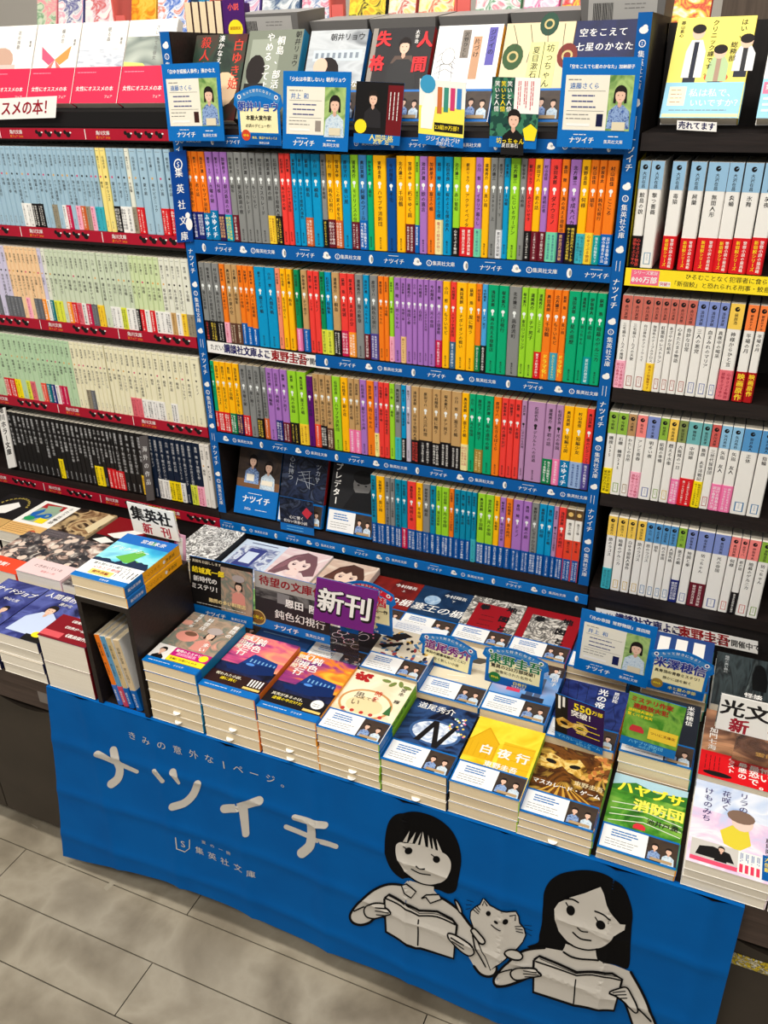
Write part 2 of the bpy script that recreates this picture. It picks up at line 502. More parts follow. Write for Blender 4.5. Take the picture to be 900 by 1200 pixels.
def shelf_row(items, z, style, place, group, kind_name, y=0.0, titles=None, authors=None):
    """items: (px left, px right, colour, band or None[, band height][, title][, book height])"""
    n = 0
    prev = 0.0186 if style == 'blue' else -9
    for it in items:
        l, r, code, ob = it[:4]
        oh = it[4] if len(it) > 4 and it[4] else 0.046
        title = it[5] if len(it) > 5 and it[5] else R.choice(TITLES)
        H = it[6] if len(it) > 6 and it[6] else 0.150
        n += 1
        zt = z + H
        xa, xb = max(xline(l, zt, y), prev + 0.0004), xline(r, zt, y)
        prev = xb
        T = xb - xa - 0.0004
        c, cname = PAL[code]
        sp = M(c, 0.42)
        au = R.choice(AUTH)
        if titles and n <= len(titles): title = titles[n - 1]
        if authors and n <= len(authors): au = authors[n - 1]
        band = None; bname = ''
        if ob:
            oc, tc, on = OBI[ob]
            txt = R.choice(OTXT)
            if ob == 'tb': txt = 'ふゆイチ'
            if ob == 'em': txt = '映画原作'
            if ob == 'oy': txt = 'ドラマ化！'
            om = M(oc, 0.4)
            sharks = 'top row of the right' in group and ob == 'rd'
            if sharks: txt = '警察小説の最高峰'
            band = (oh, om, om, None, obi_spine(T, oh, M(tc, 0.5), txt, '新宿鮫シリーズ' if sharks else None, YEL if sharks else None))
            bname = ' with %s paper band' % on.replace(' ', '-')
        if style == 'blue':
            dark = M((28, 26, 26), 0.6, .2) if code not in ('nv', 'dp') else M((10, 30, 60), 0.6)
            emb = M((236, 240, 236), 0.5) if code != 'ma' else INK
            if code == 'wr':
                def sart(F, T=T, title=title):
                    F.rect(0, 0, 1, 0.58, M((228, 66, 40), 0.45), 1)
                    F.rect(0, 0.86, 1, 1, M((92, 66, 40), 0.5), 1); F.ell(0.5, 0.93, T * .3, M((230, 190, 110), .5), 2)
                    F.text(title, 0.5, 0.82, T * .42, INK, 2, 0, True, 't', fit=.033); F.text(title, 0.5, 0.56, T * .4, INK, 2, 0.01, True, 't', fit=.034)
            else:
                sart = spine_blue(T, title, au, dark, emb, not ob)
            b = book('colour_spine_paperback', BW, H, T, mat_stand(xa, y, z, xb), sp, sp, sp, None, sart, band)
        elif style == 'pale':
            if code in ('bk', 'dn'):
                sart = spine_blue(T, title, au, M((196, 196, 196), 0.6), M((150, 150, 150), .6), not ob)
            else:
                emb = R.choice([INK, INK, M((210, 60, 110), .6), M((220, 170, 90), .6)])
                sart = spine_pale(T, title, au, INK, emb, not ob)
            b = book('pale_spine_paperback' if code not in ('bk', 'dn') else 'dark_spine_paperback', BW, H, T, mat_stand(xa, y, z, xb), sp, sp, sp, None, sart, band, pmat=PAGEW)
        else:
            sart = spine_cap(T, title, au, sp, M(tuple(int(v * .85) for v in c), .5))
            b = book('white_spine_paperback', BW, H, T, mat_stand(xa, y, z, xb), WHITE, M((236, 233, 226), .4), WHITE, None, sart, band, pmat=PAGEW)
            cname = '%s-topped white' % cname
        what = cname.replace('sky blue', 'sky-blue').replace('-topped white', '-topped_white').replace(' ', '-').replace('_', ' ') + ' paperback'
        what += bname
        tagit(b, '%s, %s from left on %s' % (what, ordinal(n), place), 'book', group)
    return n


def W(off, sc, rows):
    return [(off + a[0] / sc, off + a[1] / sc) + tuple(a[2:]) for a in rows]


def cols(off, sc, centres, end0, end1):
    # spine centres -> neighbouring spines
    e = [end0] + [(a + b) / 2 for a, b in zip(centres, centres[1:])] + [end1]
    return [(off + a / sc, off + b / sc) for a, b in zip(e, e[1:])]

# ------------------------------------------------------------------ floor
FZ = -0.585
mb = MB()
mb.box((-2.2, -2.6, FZ - 0.03), (2.6, 1.2, FZ - 0.004), M((34, 30, 27), .8))
conc = art('concrete_tile', [(118, 108, 92), (142, 132, 114), (166, 156, 137), (147, 137, 119), (130, 120, 103)], 5.5, 0.25, 12, 0.42)
JY = -0.526
for r in range(-7, 22):
    y1 = JY + 0.106 * 1 - 0.106 * r - 0.0; y0 = y1 - 0.106
    off = 0.194 if r % 2 == 0 else -0.21
    for k in range(-3, 4):
        x0 = off + 0.9 * k
        mb.box((x0 + 0.0011, y0 + 0.0011, FZ - 0.02), (x0 + 0.8989, y1 - 0.0011, FZ), conc)
SC = M((160, 151, 133), .6, .2)
for (sx, sy, dx, dy, ww) in ((-.100, -.492, -.012, -.035, .012), (.018, -.468, -.014, -.075, .011), (.745, -.51, .0, -.06, .022), (.84, -.52, .004, -.05, .012), (-.25, -.47, .02, -.006, .004)):
    q = [(sx, sy), (sx + ww, sy - .002), (sx + ww + dx, sy + dy), (sx + dx, sy + dy + .004)]
    mb.poly([(a_, b_, FZ + .0002) for a_, b_ in q], SC)
fl = mb.build('floor'); fl['kind'] = 'structure'

m = MB(); m.box((-2.2, -2.6, 2.7), (2.6, 1.7, 2.74), M((225, 222, 214), .9))
o = m.build('ceiling'); o['kind'] = 'structure'
m = MB(); m.box((-2.2, 1.62, FZ - .03), (2.6, 1.7, 2.74), M((196, 190, 180), .9))
o = m.build('wall_back'); o['kind'] = 'structure'

# ------------------------------------------------------------------ bookcases
ZS = [0.0, 0.192, 0.384, 0.577, 0.765]


def strip_art(F, n, seed=0, L=1, wd=0.8):
    # repeating blue shelf strip printing along its length
    for i in range(n):
        u = (i + 0.5) / n
        k = (i + seed) % 4
        if k == 1:
            F.text('ナツイチ', u, 0.42, F.h * 0.40, WHITE, L, 0.02)
            F.lines(u - 0.010 / F.w, .80, .81, 1, 0.021 / F.w, WHITE, L, i, thick=.0008)
        elif k == 3:
            F.ring(u - 0.0215 / F.w, 0.48, F.h * 0.21, F.h * 0.16, WHITE, L, 10)
            F.text('S', u - 0.0215 / F.w, 0.48, F.h * 0.26, WHITE, L)
            F.text('集英社文庫', u + 0.004 / F.w, 0.48, F.h * 0.33, WHITE, L, 0.012)
        elif k == 0:
            F.ell(u, 0.46, F.h * 0.17, WHITE, L, F.h * 0.32, 10)
            F.ell(u + 0.0015 / F.w, 0.46, F.h * 0.08, M((150, 148, 146), .5), L + 1, F.h * .2, 8)
        else:
            F.ell(u, 0.40, F.h * 0.33, WHITE, L, F.h * 0.15, 10)
            F.ell(u - 0.001 / F.w, 0.56, F.h * 0.22, WHITE, L, F.h * .22, 9)
            F.ell(u + 0.001 / F.w, 0.52, F.h * 0.10, M((176, 174, 172), .5), L + 1, F.h * .1, 8)


def red_strip(F, n):
    for i in range(n):
        u = (i + 0.5) / n
        F.text('角川文庫', u - 0.22 / n, 0.62, F.h * 0.42, WHITE, 1, 0.02)
        F.text('夏フェア 2026', u - 0.22 / n, 0.22, F.h * 0.26, M((250, 150, 40), .5), 1, 0.02)
        F.rect(u - 0.42 / n, 0.05, u - 0.42 / n + 0.0016 / F.w, 0.95, WHITE, 1)
        for k in range(4):
            q = u + (0.06 + 0.11 * k) / n
            F.ell(q, 0.45, F.h * 0.3, BLACK, 1, F.h * 0.26, 8); F.ell(q - 0.007 / F.w, 0.66, F.h * 0.2, BLACK, 1, F.h * .2, 7)
            F.ell(q + 0.006 / F.w, 0.62, F.h * 0.12, WHITE, 2, F.h * .08, 6)


def bookcase(name, label, x0, x1, left_panel, right_panel, strips, base, strip_x=None):
    t = bpy.data.objects.new(name, None); COL.objects.link(t); t.location = ((x0 + x1) / 2, 0, FZ)
    bpy.context.view_layer.update()
    inv = t.matrix_world.inverted()
    tagit(t, label, 'bookcase')

    def part(nm, m, par=t):
        o = m.build(nm); o.parent = par
        o.matrix_parent_inverse = par.matrix_world.inverted(); return o
    m = MB(); m.box((x0, 0.165, FZ), (x1, 0.185, 0.905), WOODB); part('back_panel', m)
    for i, z in enumerate(ZS):
        m = MB(); zb = z - 0.024
        m.box((x0 + 0.0005, 0.0, zb), (x1 - 0.0005, 0.165, z - 0.0005), WOOD)
        sh = part('shelf_board', m)
        st = strips[i] if i < len(strips) else None
        if st:
            fn, mt, a, b, zlo, zhi = st
            m = MB(); m.box((a, -0.0032, zlo), (b, -0.0012, zhi), mt)
            if fn: fn(Face(m, (a, -0.0032, zlo), (1, 0, 0), (0, 0, 1), (0, -1, 0), b - a, zhi - zlo))
            part('shelf_strip', m, sh)
    m = MB(); m.box((x0, 0.004, -0.13), (x1, 0.02, -0.0245), WOODB); pl = part('plinth_panel', m)
    if base:
        fn, mt, a, b, zlo, zhi = base
        m = MB(); m.box((a, -0.0042, zlo), (b, -0.0012, zhi), mt)
        if fn: fn(Face(m, (a, -0.0042, zlo), (1, 0, 0), (0, 0, 1), (0, -1, 0), b - a, zhi - zlo))
        part('base_strip', m, pl)
    for px in (left_panel, right_panel):
        if px is None: continue
        a, b, up = px
        m = MB(); m.box((a, 0.0008, -0.002), (b, 0.2, 0.913), WOOD)
        sp = part('side_panel', m)
        if up:
            m = MB(); m.box((a - 0.0004, -0.0026, 0.0), (b + 0.0004, -0.0018, 0.913), BLUE)
            F = Face(m, (a, -0.0026, 0), (1, 0, 0), (0, 0, 1), (0, -1, 0), b - a, 0.913)
            z = 0.90
            k = 0
            while z > 0.09:
                F.ell(0.5, (z - 0.008) / .913, 0.0062, WHITE, 1, 0.0045, 10); F.ell(0.6, (z - 0.005) / .913, 0.0035, WHITE, 1)
                z -= 0.024
                if k % 2 == 0:
                    F.ring(0.5, z / .913, 0.0048, 0.0036, WHITE, 1, 10); F.text('S', 0.5, z / .913, 0.006, WHITE, 1)
                    F.text('集英社文庫', 0.5, (z - 0.008) / .913, 0.0095, WHITE, 1, 0.012, True, 't'); z -= 0.066
                else:
                    F.lines((z) / .913, 0.35, 0.65, 2, 0.018 / .913, WHITE, 1, k, True, thick=.0008)
                    F.text('ナツイチ', 0.5, (z - 0.026) / .913, 0.0115, WHITE, 1, 0.02, True, 't'); z -= 0.086
                k += 1
            part('upright_strip', m, sp)
    return t


sb = lambda n, k=0: (lambda F: strip_art(F, n, k))
sr = lambda n: (lambda F: red_strip(F, n))
RSTR = M((168, 20, 44), 0.45, .2)
XA, XB, XW = 0.0, 0.786, 0.018
center = bookcase('bookcase', 'dark wood bookcase bay with blue printed shelf strips and blue uprights', XA, 0.804,
                  (XA, XW, True), (XB, 0.804, True),
                  [None, (sb(18, 2), BLUE, 0.019, XB - 0.0005, 0.168, 0.190), (sb(12), BLUE, 0.262, XB - 0.0005, 0.360, 0.382), (sb(18), BLUE, 0.019, XB - 0.0005, 0.552, 0.576), (sb(18, 3), BLUE, 0.019, XB - 0.0005, 0.736, 0.755)],
                  (sb(20, 1), BLUEB, 0.0, 0.806, -0.040, -0.020))
bookcase('bookcase', 'dark wood bookcase bay with red printed shelf strips', -0.86, -0.0006, (-0.86, -0.842, False), None,
         [None, (sr(4), RSTR, -0.84, -0.003, 0.174, 0.196), (sr(4), RSTR, -0.84, -0.003, 0.366, 0.388), (sr(4), RSTR, -0.84, -0.003, 0.559, 0.580), (sr(4), RSTR, -0.84, -0.003, 0.744, 0.763)],
         (sr(5), RSTR, -0.86, -0.0008, -0.040, -0.018))


def yellow_strip(F):
    F.rect(0.035, 0.1, 0.20, 0.95, M((240, 110, 140), .5), 1)
    F.text('シリーズ累計', 0.12, 0.78, 0.006, WHITE, 2, .02); F.text('800万部', 0.115, 0.38, 0.0105, WHITE, 2, .03)
    F.rect(0.205, 0.08, 0.27, 0.36, WHITE, 1); F.text('突破!!', 0.2375, 0.22, 0.006, M((200, 40, 90), .5), 2, .02)
    F.text('ひるむことなく犯罪者に食らいつく', 0.63, 0.72, 0.0088, INK, 1, 0.005); F.text('「新宿鮫」と恐れられる刑事・鮫島の活躍を描く!!', 0.66, 0.3, 0.0086, INK, 1, 0.005)


bookcase('bookcase', 'plain dark wood bookcase bay with a yellow shelf strip', 0.8072, 1.66, None, (1.642, 1.66, False),
         [None, None, None, None, None], None)
m = MB(); m.box((0.8076, -0.0052, 0.551), (1.20, -0.0034, 0.5772), YEL)
yellow_strip(Face(m, (0.8076, -0.0052, 0.551), (1, 0, 0), (0, 0, 1), (0, -1, 0), 0.25, 0.0262))
m.poly([(0.8082, -0.004, 0.5782), (0.8092, 0.06, 0.5782), (0.8092, 0.06, 0.735), (0.8082, -0.004, 0.727)], M((206, 190, 40), .5))
tagit(m.build('shelf_strip'), 'yellow printed card strip along the edge of the right top row', 'sign')

# ------------------------------------------------------------------ shelved books
r1 = (W(205, 6, [(60, 104, 'or', 'nv', .048), (105, 149, 'or', 'nv', .048), (151, 197, 'or', 'tb', .047), (200, 252, 'pu', 'tb', .052), (258, 303, 'pu', 'dv', .046), (305, 354, 'pu', 'ty', .046), (358, 401, 'gy', 'dr', .046),
                 (403, 456, 'gy', None), (458, 507, 'gy', None), (509, 556, 'gy', None), (558, 617, 'gy', None), (619, 669, 'gy', 'ye', .048), (671, 718, 'gy', 'by', .048), (721, 762, 'rd', None), (763, 801, 'rd', None)]) +
      W(335, 6, [(24, 66, 'bl', None), (68, 110, 'bl', None), (112, 163, 'bl', 'rs', .048), (166, 231, 'bl', None), (234, 273, 'gy', 'by', .046), (275, 326, 'am', 'dr', .047), (328, 378, 'am', 'rs', .046, 'この夏の星を見る'), (382, 442, 'bl', None, 0, '青い風'),
                 (445, 501, 'li', 'dr', .045, 'モドリノスの住人'), (503, 561, 'st', 'bl', .048, '阿蘭のプール'), (563, 606, 'gn', None), (608, 701, 'am', None, 0, 'ハヤブサ消防団'), (703, 771, 'nv', None, 0, '不毛', .146), (773, 836, 'am', None, 0, '千羽鶴')]) +
      W(465, 6, [(57, 124, 'am', 'dr', .046, '朽ちゆく庭'), (125, 157, 'li', 'bl', .045, '黄金比の縁'), (159, 215, 'pu', None, 0, '娘の遺言'), (217, 270, 'or', None), (272, 326, 'bl', 'cr', .055, '桜のような僕の恋人'), (330, 392, 'bl', None, 0, '桜のような僕の恋人'), (398, 449, 'li', 'bk', .044, '赤い葡萄'),
                 (451, 553, 'am', 'rd', .046, 'アクティベイター'), (556, 608, 'pu', 'mi', .044, 'イタリア暮らし'), (610, 661, 'am', None), (663, 714, 'gy', None, 0, '2001 上'), (715, 759, 'gy', 'ws', .044, '2001 下'), (761, 803, 'bl', None), (804, 873, 'li', None, 0, 'にじいろガーデン')]) +
      W(595, 6, [(94, 141, 'gy', None, 0, '古時雨'), (143, 193, 'rd', 'bk', .045, 'みどりいせき'), (195, 250, 'am', 'dr', .045), (252, 301, 'pu', 'dr', .045, '透明忍者'), (303, 383, 'rd', 'mi', .045, 'ダナウミノ'), (387, 440, 'or', 'dv', .045),
                 (446, 522, 'pu', 'by', .058, '平成大バカ編集'), (526, 588, 'am', 'tq', .045), (589, 648, 'or', 'ye', .047), (649, 704, 'or', 'tg', .044), (705, 788, 'or', 'bl', .046)]))
shelf_row(r1, ZS[3] + .0005, 'blue', "blue bay's top row", 'paperbacks on the top row of the blue bay', 'x')
r2 = (W(220, 6, [(62, 106, 'gy', 'br', .040), (108, 156, 'gy', 'by', .040), (160, 207, 'gy', 'bk', .040), (211, 247, 'or', 'lp', .040), (251, 297, 'tn', 'bn', .040), (299, 337, 'tn', 'bn', .04), (338, 375, 'or', 'bl', .042), (376, 413, 'or', 'bl', .036), (414, 454, 'or', 'bl', .034),
                 (457, 530, 'bl', None), (532, 602, 'bl', None), (605, 638, 'sa', None), (640, 678, 'am', None), (683, 724, 'am', None), (737, 773, 'dg', 'pk', .043), (786, 829, 'tn', 'bl', .043)]) +
      W(345, 6, [(84, 123, 'rd', None), (124, 165, 'rd', None), (168, 204, 'dg', 'yl', .046), (205, 250, 'bl', 'yl', .046), (255, 309, 'tn', 'bk', .047), (313, 363, 'rd', 'cs', .048), (365, 415, 'rd', 'ow', .046), (419, 476, 'gy', None), (477, 519, 'bl', 'dr', .046),
                 (524, 579, 'gy', 'vi', .048), (583, 623, 'or', None), (624, 658, 'or', None), (662, 694, 'li', 'lp', .046), (696, 743, 'pu', None), (744, 779, 'pu', 'tc', .048), (781, 826, 'pu', None), (827, 862, 'pu', None)]) +
      W(470, 6, [(114, 156, 'pu', None), (157, 192, 'pu', None), (194, 242, 'pu', None), (246, 290, 'pu', 'cs', .048), (293, 345, 'am', None), (349, 389, 'rd', 'ss', .048), (390, 465, 'am', None, 0, 'ナポレオンの戦い'), (466, 529, 'am', None), (530, 571, 'or', 'gn', .046), (572, 612, 'lb', 'bk', .047),
                 (613, 688, 'gn', None), (690, 760, 'gn', None), (762, 850, 'gy', None, 0, '高倉流町')]) +
      W(580, 6, [(191, 238, 'li', None, 0, '東京ロンダリング'), (239, 301, 'li', None), (302, 353, 'li', 'rd', .046), (354, 416, 'or', 'oy', .046), (417, 473, 'or', 'ti', .047), (474, 521, 'or', 'oy', .047), (524, 608, 'gn', None, 0, '星の巡歴'), (611, 661, 'gn', None), (662, 720, 'gn', 'tg', .046), (721, 792, 'gn', None)]))
shelf_row(r2, ZS[2] + .0005, 'blue', "blue bay's second row", 'paperbacks on the second row of the blue bay', 'x')
r3 = (W(240, 6, [(14, 53, 'gn', 'rd', .044), (54, 94, 'am', 'rd', .044), (95, 135, 'am', 'rd', .044), (137, 181, 'am', 'gn', .044), (184, 228, 'am', 'dv', .044), (232, 281, 'gy', 'rd', .044), (284, 330, 'gy', None), (331, 376, 'gy', 'by', .042), (384, 418, 'gy', 'rs', .044), (419, 468, 'pu', None),
                 (469, 516, 'pu', 'nv', .044), (519, 570, 'pu', 'dr', .042), (572, 634, 'li', 'by', .044), (638, 703, 'li', 'ye', .044), (706, 749, 'dp', None, 0, None, .144), (750, 792, 'tn', 'ro', .048), (793, 838, 'tn', 'bk', .047), (839, 884, 'tn', 'bn', .044)]) +
      W(360, 6, [(167, 224, 'li', None), (227, 278, 'am', None, 0, '銀の花'), (279, 322, 'tn', 'pk', .048), (323, 362, 'tn', 'pk', .048), (363, 410, 'pu', None), (411, 463, 'or', None), (464, 494, 'pu', 'yw', .048), (495, 533, 'rd', None), (534, 572, 'rd', None), (573, 610, 'li', None),
                 (611, 656, 'gy', 'tq', .046), (657, 691, 'bl', 'bk', .046), (692, 726, 'pl', None), (729, 784, 'tn', 'br', .046), (785, 878, 'tn', 'bk', .048, '大江戸料理')]) +
      W(470, 6, [(219, 277, 'tn', 'bk', .046), (279, 353, 'tc' if False else 'tn', 'bk', .050), (355, 426, 'tn', 'bk', .046), (428, 479, 'am', 'cr', .052), (480, 526, 'gn', None), (527, 585, 'gn', 'ol', .046), (587, 652, 'gn', None), (653, 708, 'or', None), (711, 757, 'rd', None), (758, 803, 'rd', None), (805, 850, 'rd', None), (852, 888, 'ma', None)]) +
      W(570, 6, [(294, 420, 'ma', None, 0, 'デカルトへの近道'), (421, 493, 'ma', 'gn', .048), (495, 548, 'ma', 'pk', .050), (549, 619, 'am', 'tb', .050, '短編工房'), (621, 711, 'am', 'lw', .050, '短編少女'), (712, 764, 'rd', 'vi', .050)]))
shelf_row(r3, ZS[1] + .0005, 'blue', "blue bay's third row", 'paperbacks on the third row of the blue bay', 'x')
r4 = (W(425, 6, [(52, 90, 'tl', 'fl'), (91, 150, 'am', 'fl'), (151, 189, 'gy', 'fl'), (190, 222, 'gy', 'fl'), (223, 269, 'tl', 'fl'), (270, 310, 'tl', 'cs'), (311, 372, 'rd', 'fl'), (373, 420, 'am', 'fl'), (421, 472, 'gy', 'fl'), (473, 514, 'tl', 'fl'), (515, 554, 'li', 'fl'), (556, 608, 'li', 'fl'), (609, 643, 'or', 'fl'),
                 (645, 687, 'tl', 'fl'), (688, 729, 'tl', 'fl'), (730, 767, 'tl', 'fl'), (768, 804, 'tl', 'tq', .05)]) +
      W(550, 6, [(60, 116, 'li', 'fl'), (118, 175, 'li', 'fl'), (177, 217, 'am', 'fl'), (218, 260, 'pu', 'fl'), (261, 308, 'or', 'fl'), (311, 382, 'pu', 'fl'), (384, 441, 'pu', 'fl'), (442, 494, 'gy', 'fl'), (495, 549, 'bl', 'fl'), (550, 598, 'bl', 'fl'), (599, 633, 'ma', 'fl'), (635, 686, 'rd', 'fl'), (688, 749, 'wr', 'fl'), (750, 804, 'wr', 'fl')]))
shelf_row(r4, ZS[0] + .0005, 'blue', "blue bay's bottom row", 'paperbacks on the bottom row of the blue bay', 'x')

PAL.update({'cb': ((146, 186, 214), 'blue'), 'cr': ((198, 104, 90), 'terracotta'), 'cv': ((126, 142, 200), 'periwinkle'), 'cy': ((244, 202, 84), 'yellow'), 'co': ((246, 128, 62), 'orange'), 'cg': ((140, 180, 62), 'green'),
            'ct': ((182, 140, 92), 'tan'), 'cp': ((244, 134, 128), 'pink'), 'cl': ((130, 144, 80), 'olive'), 'ce': ((108, 176, 176), 'teal'), 'cd': ((206, 92, 86), 'red'), 'cs': ((140, 190, 222), 'sky'), 'cB': ((84, 148, 200), 'blue')})
q1 = W(730, 5.294, [(112, 176, 'cb', 'br', .046), (182, 262, 'cb', None), (312, 398, 'cb', 'rd', .048), (428, 524, 'cb', 'rd', .046), (536, 664, 'cb', 'rd', .048), (666, 758, 'cb', 'rd', .048), (766, 880, 'cb', 'rd', .050), (888, 985, 'cb', 'rd', .052)])
shelf_row(q1, ZS[3] + .001, 'cap', "right bay's top row", 'paperbacks on the top row of the right bay', 'x', titles=['鮫島の貌', '撃つ薔薇', '毒猿', '屍蘭', '無間人形', '炎蛹', '氷舞', '灰夜'], authors=['大沢在昌'] * 8)
q2 = W(700, 4.5, [(136, 190, 'cr', 'lp', .046), (192, 246, 'cr', None), (247, 301, 'cr', None), (303, 346, 'cr', 'ye', .046), (348, 391, 'cr', None), (393, 434, 'cr', None), (436, 482, 'cr', None), (484, 533, 'cr', None), (536, 592, 'cv', None), (594, 651, 'cv', None), (654, 702, 'cv', None), (707, 783, 'cy', 'mp', .048),
                  (799, 857, 'co', 'em', .048), (863, 910, 'co', 'em', .048)])
shelf_row(q2, ZS[2] + .001, 'cap', "right bay's second row", 'paperbacks on the second row of the right bay', 'x', titles=['三毛猫ホームズの推理', '三毛猫ホームズの天使', '向日葵色のフリーウェイ', '珈琲色のテーブルクロス', '紅葉坂のレストラン', 'あざやかな結末', '心あたたまる物語', '奇妙な日常', '三人の悪党', '血まみれのマリア', '真夜中の喝采', '神様からひと言', '平場の月', '平場の月'],
          authors=['赤川次郎'] * 8 + ['浅田次郎'] * 3 + ['荻原浩', '朝倉かすみ', '朝倉かすみ'])
q3 = W(700, 4.5, [(66, 113, 'cg', 'yb', .048), (115, 168, 'cg', None), (170, 212, 'ct', None), (216, 269, 'cp', 'lp', .048), (271, 336, 'cv', None), (339, 383, 'cg', None), (386, 434, 'cy', None), (438, 483, 'cl', 'pk', .046), (486, 558, 'ce', 'rd', .050), (562, 608, 'ce', 'yb', .048), (611, 658, 'cd', None), (661, 716, 'cs', 'pk', .048),
                  (719, 777, 'cs', 'pk', .048), (781, 871, 'cB', None), (875, 950, 'cB', None)])
shelf_row(q3, ZS[1] + .001, 'cap', "right bay's third row", 'paperbacks on the third row of the right bay', 'x', titles=['機捜235', '石礫 機捜235', 'わたしの台所', 'アンと青春', '明るい夜', '結婚の準備', '燃える水車', '大阪城の一日', '中国嫁', '叛旗 太平洋戦記', '三世代探偵団', '矢指 友人', '矢指 友人', '正体', '指輪'],
          authors=['今野敏', '今野敏', '大崎梢', '坂木司', '佐々木譲', '桂望実', '垣谷美雨', '柴田哲孝', '陳舜臣', '柴田哲孝', '赤川次郎', '矢月秀作', '矢月秀作', '染井為人', '染井為人'])
q4 = W(700, 4.5, [(62, 109, 'cy', 'tq', .044), (114, 164, 'cy', None), (168, 212, 'cy', None), (218, 263, 'cy', None), (265, 307, 'cB', None), (309, 348, 'cB', None), (350, 388, 'cB', None), (390, 431, 'cB', None), (434, 477, 'cg', 'dn' if False else 'nv', .046), (481, 533, 'cv', None), (538, 622, 'cv', 'dr', .048), (626, 708, 'cv', None), (711, 762, 'cp', None),
                  (765, 804, 'cp', 'bk', .044), (808, 868, 'cp', None), (872, 930, 'cg', None)])
shelf_row(q4, ZS[0] + .001, 'cap', "right bay's bottom row", 'paperbacks on the bottom row of the right bay', 'x')


def pale(cl, codes, obis, hh=.045):
    out = []
    for i, (a, b) in enumerate(cl):
        c = codes[i] if i < len(codes) else codes[-1]
        o = obis.get(i)
        out.append((a, b, c, o, hh if o else 0))
    return out


k1 = cols(0, 7.826, [-265, -222, -176, -130, -84, -38, 5, 55, 105, 145, 205, 265, 305, 345, 390, 445, 480, 520, 570, 610, 660, 705, 750, 790, 830], -288, 852)
l1 = pale(k1, ['kb'] * 25, {k + 6: v for k, v in {3: 'wh', 2: 'wh', 4: 'bk', 5: 'bk', 8: 'ta', 10: 'wh', 11: 'cs', 13: 'lp', 14: 'rs', 15: 'ta', 16: 'lp', 18: 'tq', 17: 'tq'}.items()})
k2 = [(75, 116), (118, 168), (173, 232), (234, 288), (290, 338), (342, 384), (387, 455), (460, 535), (540, 612), (617, 690), (702, 766)]
l1 += pale([(100 + a / 7.826, 100 + b / 7.826) for a, b in k2], ['ky', 'ky', 'kb', 'kb', 'kb', 'kw', 'kb', 'kb', 'kb', 'kb', 'kb'], {2: 'bk', 3: 'wh', 4: 'wh', 5: 'ta', 6: 'rd', 9: 'rd', 10: 'rd'}, .048)
shelf_row(l1, ZS[3] + .0032, 'pale', "red bay's top row", 'pale paperbacks on the top row of the red-strip bay', 'x')
k1 = cols(0, 7.826, [-250, -210, -170, -130, -88, -42, 5, 35, 70, 110, 150, 185, 225, 265, 300, 340, 370, 415, 455, 495, 535, 580, 630, 675, 715, 770, 830], -272, 860)
l2 = pale(k1, ['kl'] * 7 + ['kp'] * 8 + ['kl', 'kw'] + ['kg'] * 12, {k + 6: v for k, v in {-3: 'gr', -1: 'gr', 0: 'gr', 1: 'gr', 2: 'gr', 4: 'lp', 6: 'gr', 7: 'gr', 8: 'ow', 9: 'wh', 10: 'dt', 11: 'yl', 12: 'yl', 14: 'ow', 15: 'rd', 16: 'mp', 17: 'wh', 18: 'cs', 19: 'gr', 20: 'ye'}.items()})
k2 = cols(110, 7.2, [30, 85, 125, 170, 220, 260, 295, 330, 375, 420, 465, 505, 555, 605, 645, 695, 740], 5, 785)
l2 += pale(k2, ['kg'] * 6 + ['kv'] * 6 + ['kw'] * 5, {1: 'wh', 2: 'wh', 3: 'yl', 4: 'wh', 5: 'wh', 6: 'bk', 7: 'rd', 8: 'wh', 9: 'rd', 10: 'wh', 11: 'wh', 12: 'wh', 13: 'kr', 14: 'wh', 15: 'ye', 16: 'ta'})
shelf_row(l2, ZS[2] + .0032, 'pale', "red bay's second row", 'pale paperbacks on the second row of the red-strip bay', 'x')
k1 = cols(0, 7.5, [-240, -190, -140, -92, -42, 5, 55, 110, 150, 185, 240, 290, 335, 372, 410, 445, 480, 520, 562, 620, 655, 690, 735, 765, 805, 845, 880], -264, 895)
l3 = pale(k1, ['km'] * 19 + ['kc'] * 8, {k + 5: v for k, v in {-1: 'rd', 0: 'rd', 1: 'yb', 3: 'yl', 4: 'mp', 6: 'ro', 7: 'dt', 8: 'nv', 9: 'wh', 10: 'cs', 11: 'cs', 16: 'ta', 17: 'gr'}.items()})
k2 = cols(115, 6.92, [55, 90, 130, 172, 216, 260, 308, 350, 400, 448, 503, 550, 612, 655, 700, 762], 38, 808)
l3 += pale(k2, ['kc'] * 16, {4: 'mp', 5: 'mp', 6: 'wh', 7: 'wh', 8: 'wh', 9: 'wh', 11: 'wh'}, .043)
shelf_row(l3, ZS[1] + .0032, 'pale', "red bay's third row", 'pale paperbacks on the third row of the red-strip bay', 'x')
k1 = cols(0, 6.92, [55, 105, 135, 172, 205, 240, 285, 335, 372, 420, 450, 490, 530, 570, 605, 645, 680, 715, 750, 785, 820, 855], 36, 872)
l4 = pale(k1, ['bk'] * 22, {9: 'yb', 17: 'yb', 18: 'yb', 20: 'rd', 21: 'rd'}, .05)
k2 = cols(125, 6.43, [12, 45, 93, 137, 180, 228, 275, 315, 352, 395, 440, 487, 525, 560, 605, 663, 712, 742], 2, 762)
l4 += pale([(a, b) for a, b in k2], ['bk'] * 7 + ['dn'] * 9 + ['wh', 'wh'], {0: 'rd', 1: 'rd', 5: 'ye', 8: 'wh', 9: 'wh', 10: 'yb', 11: 'yb', 12: 'wh', 14: 'yl', 15: 'lp'}, .048)
shelf_row(l4, ZS[0] + .004, 'pale', "red bay's bottom row", 'black paperbacks on the bottom row of the red-strip bay', 'x')


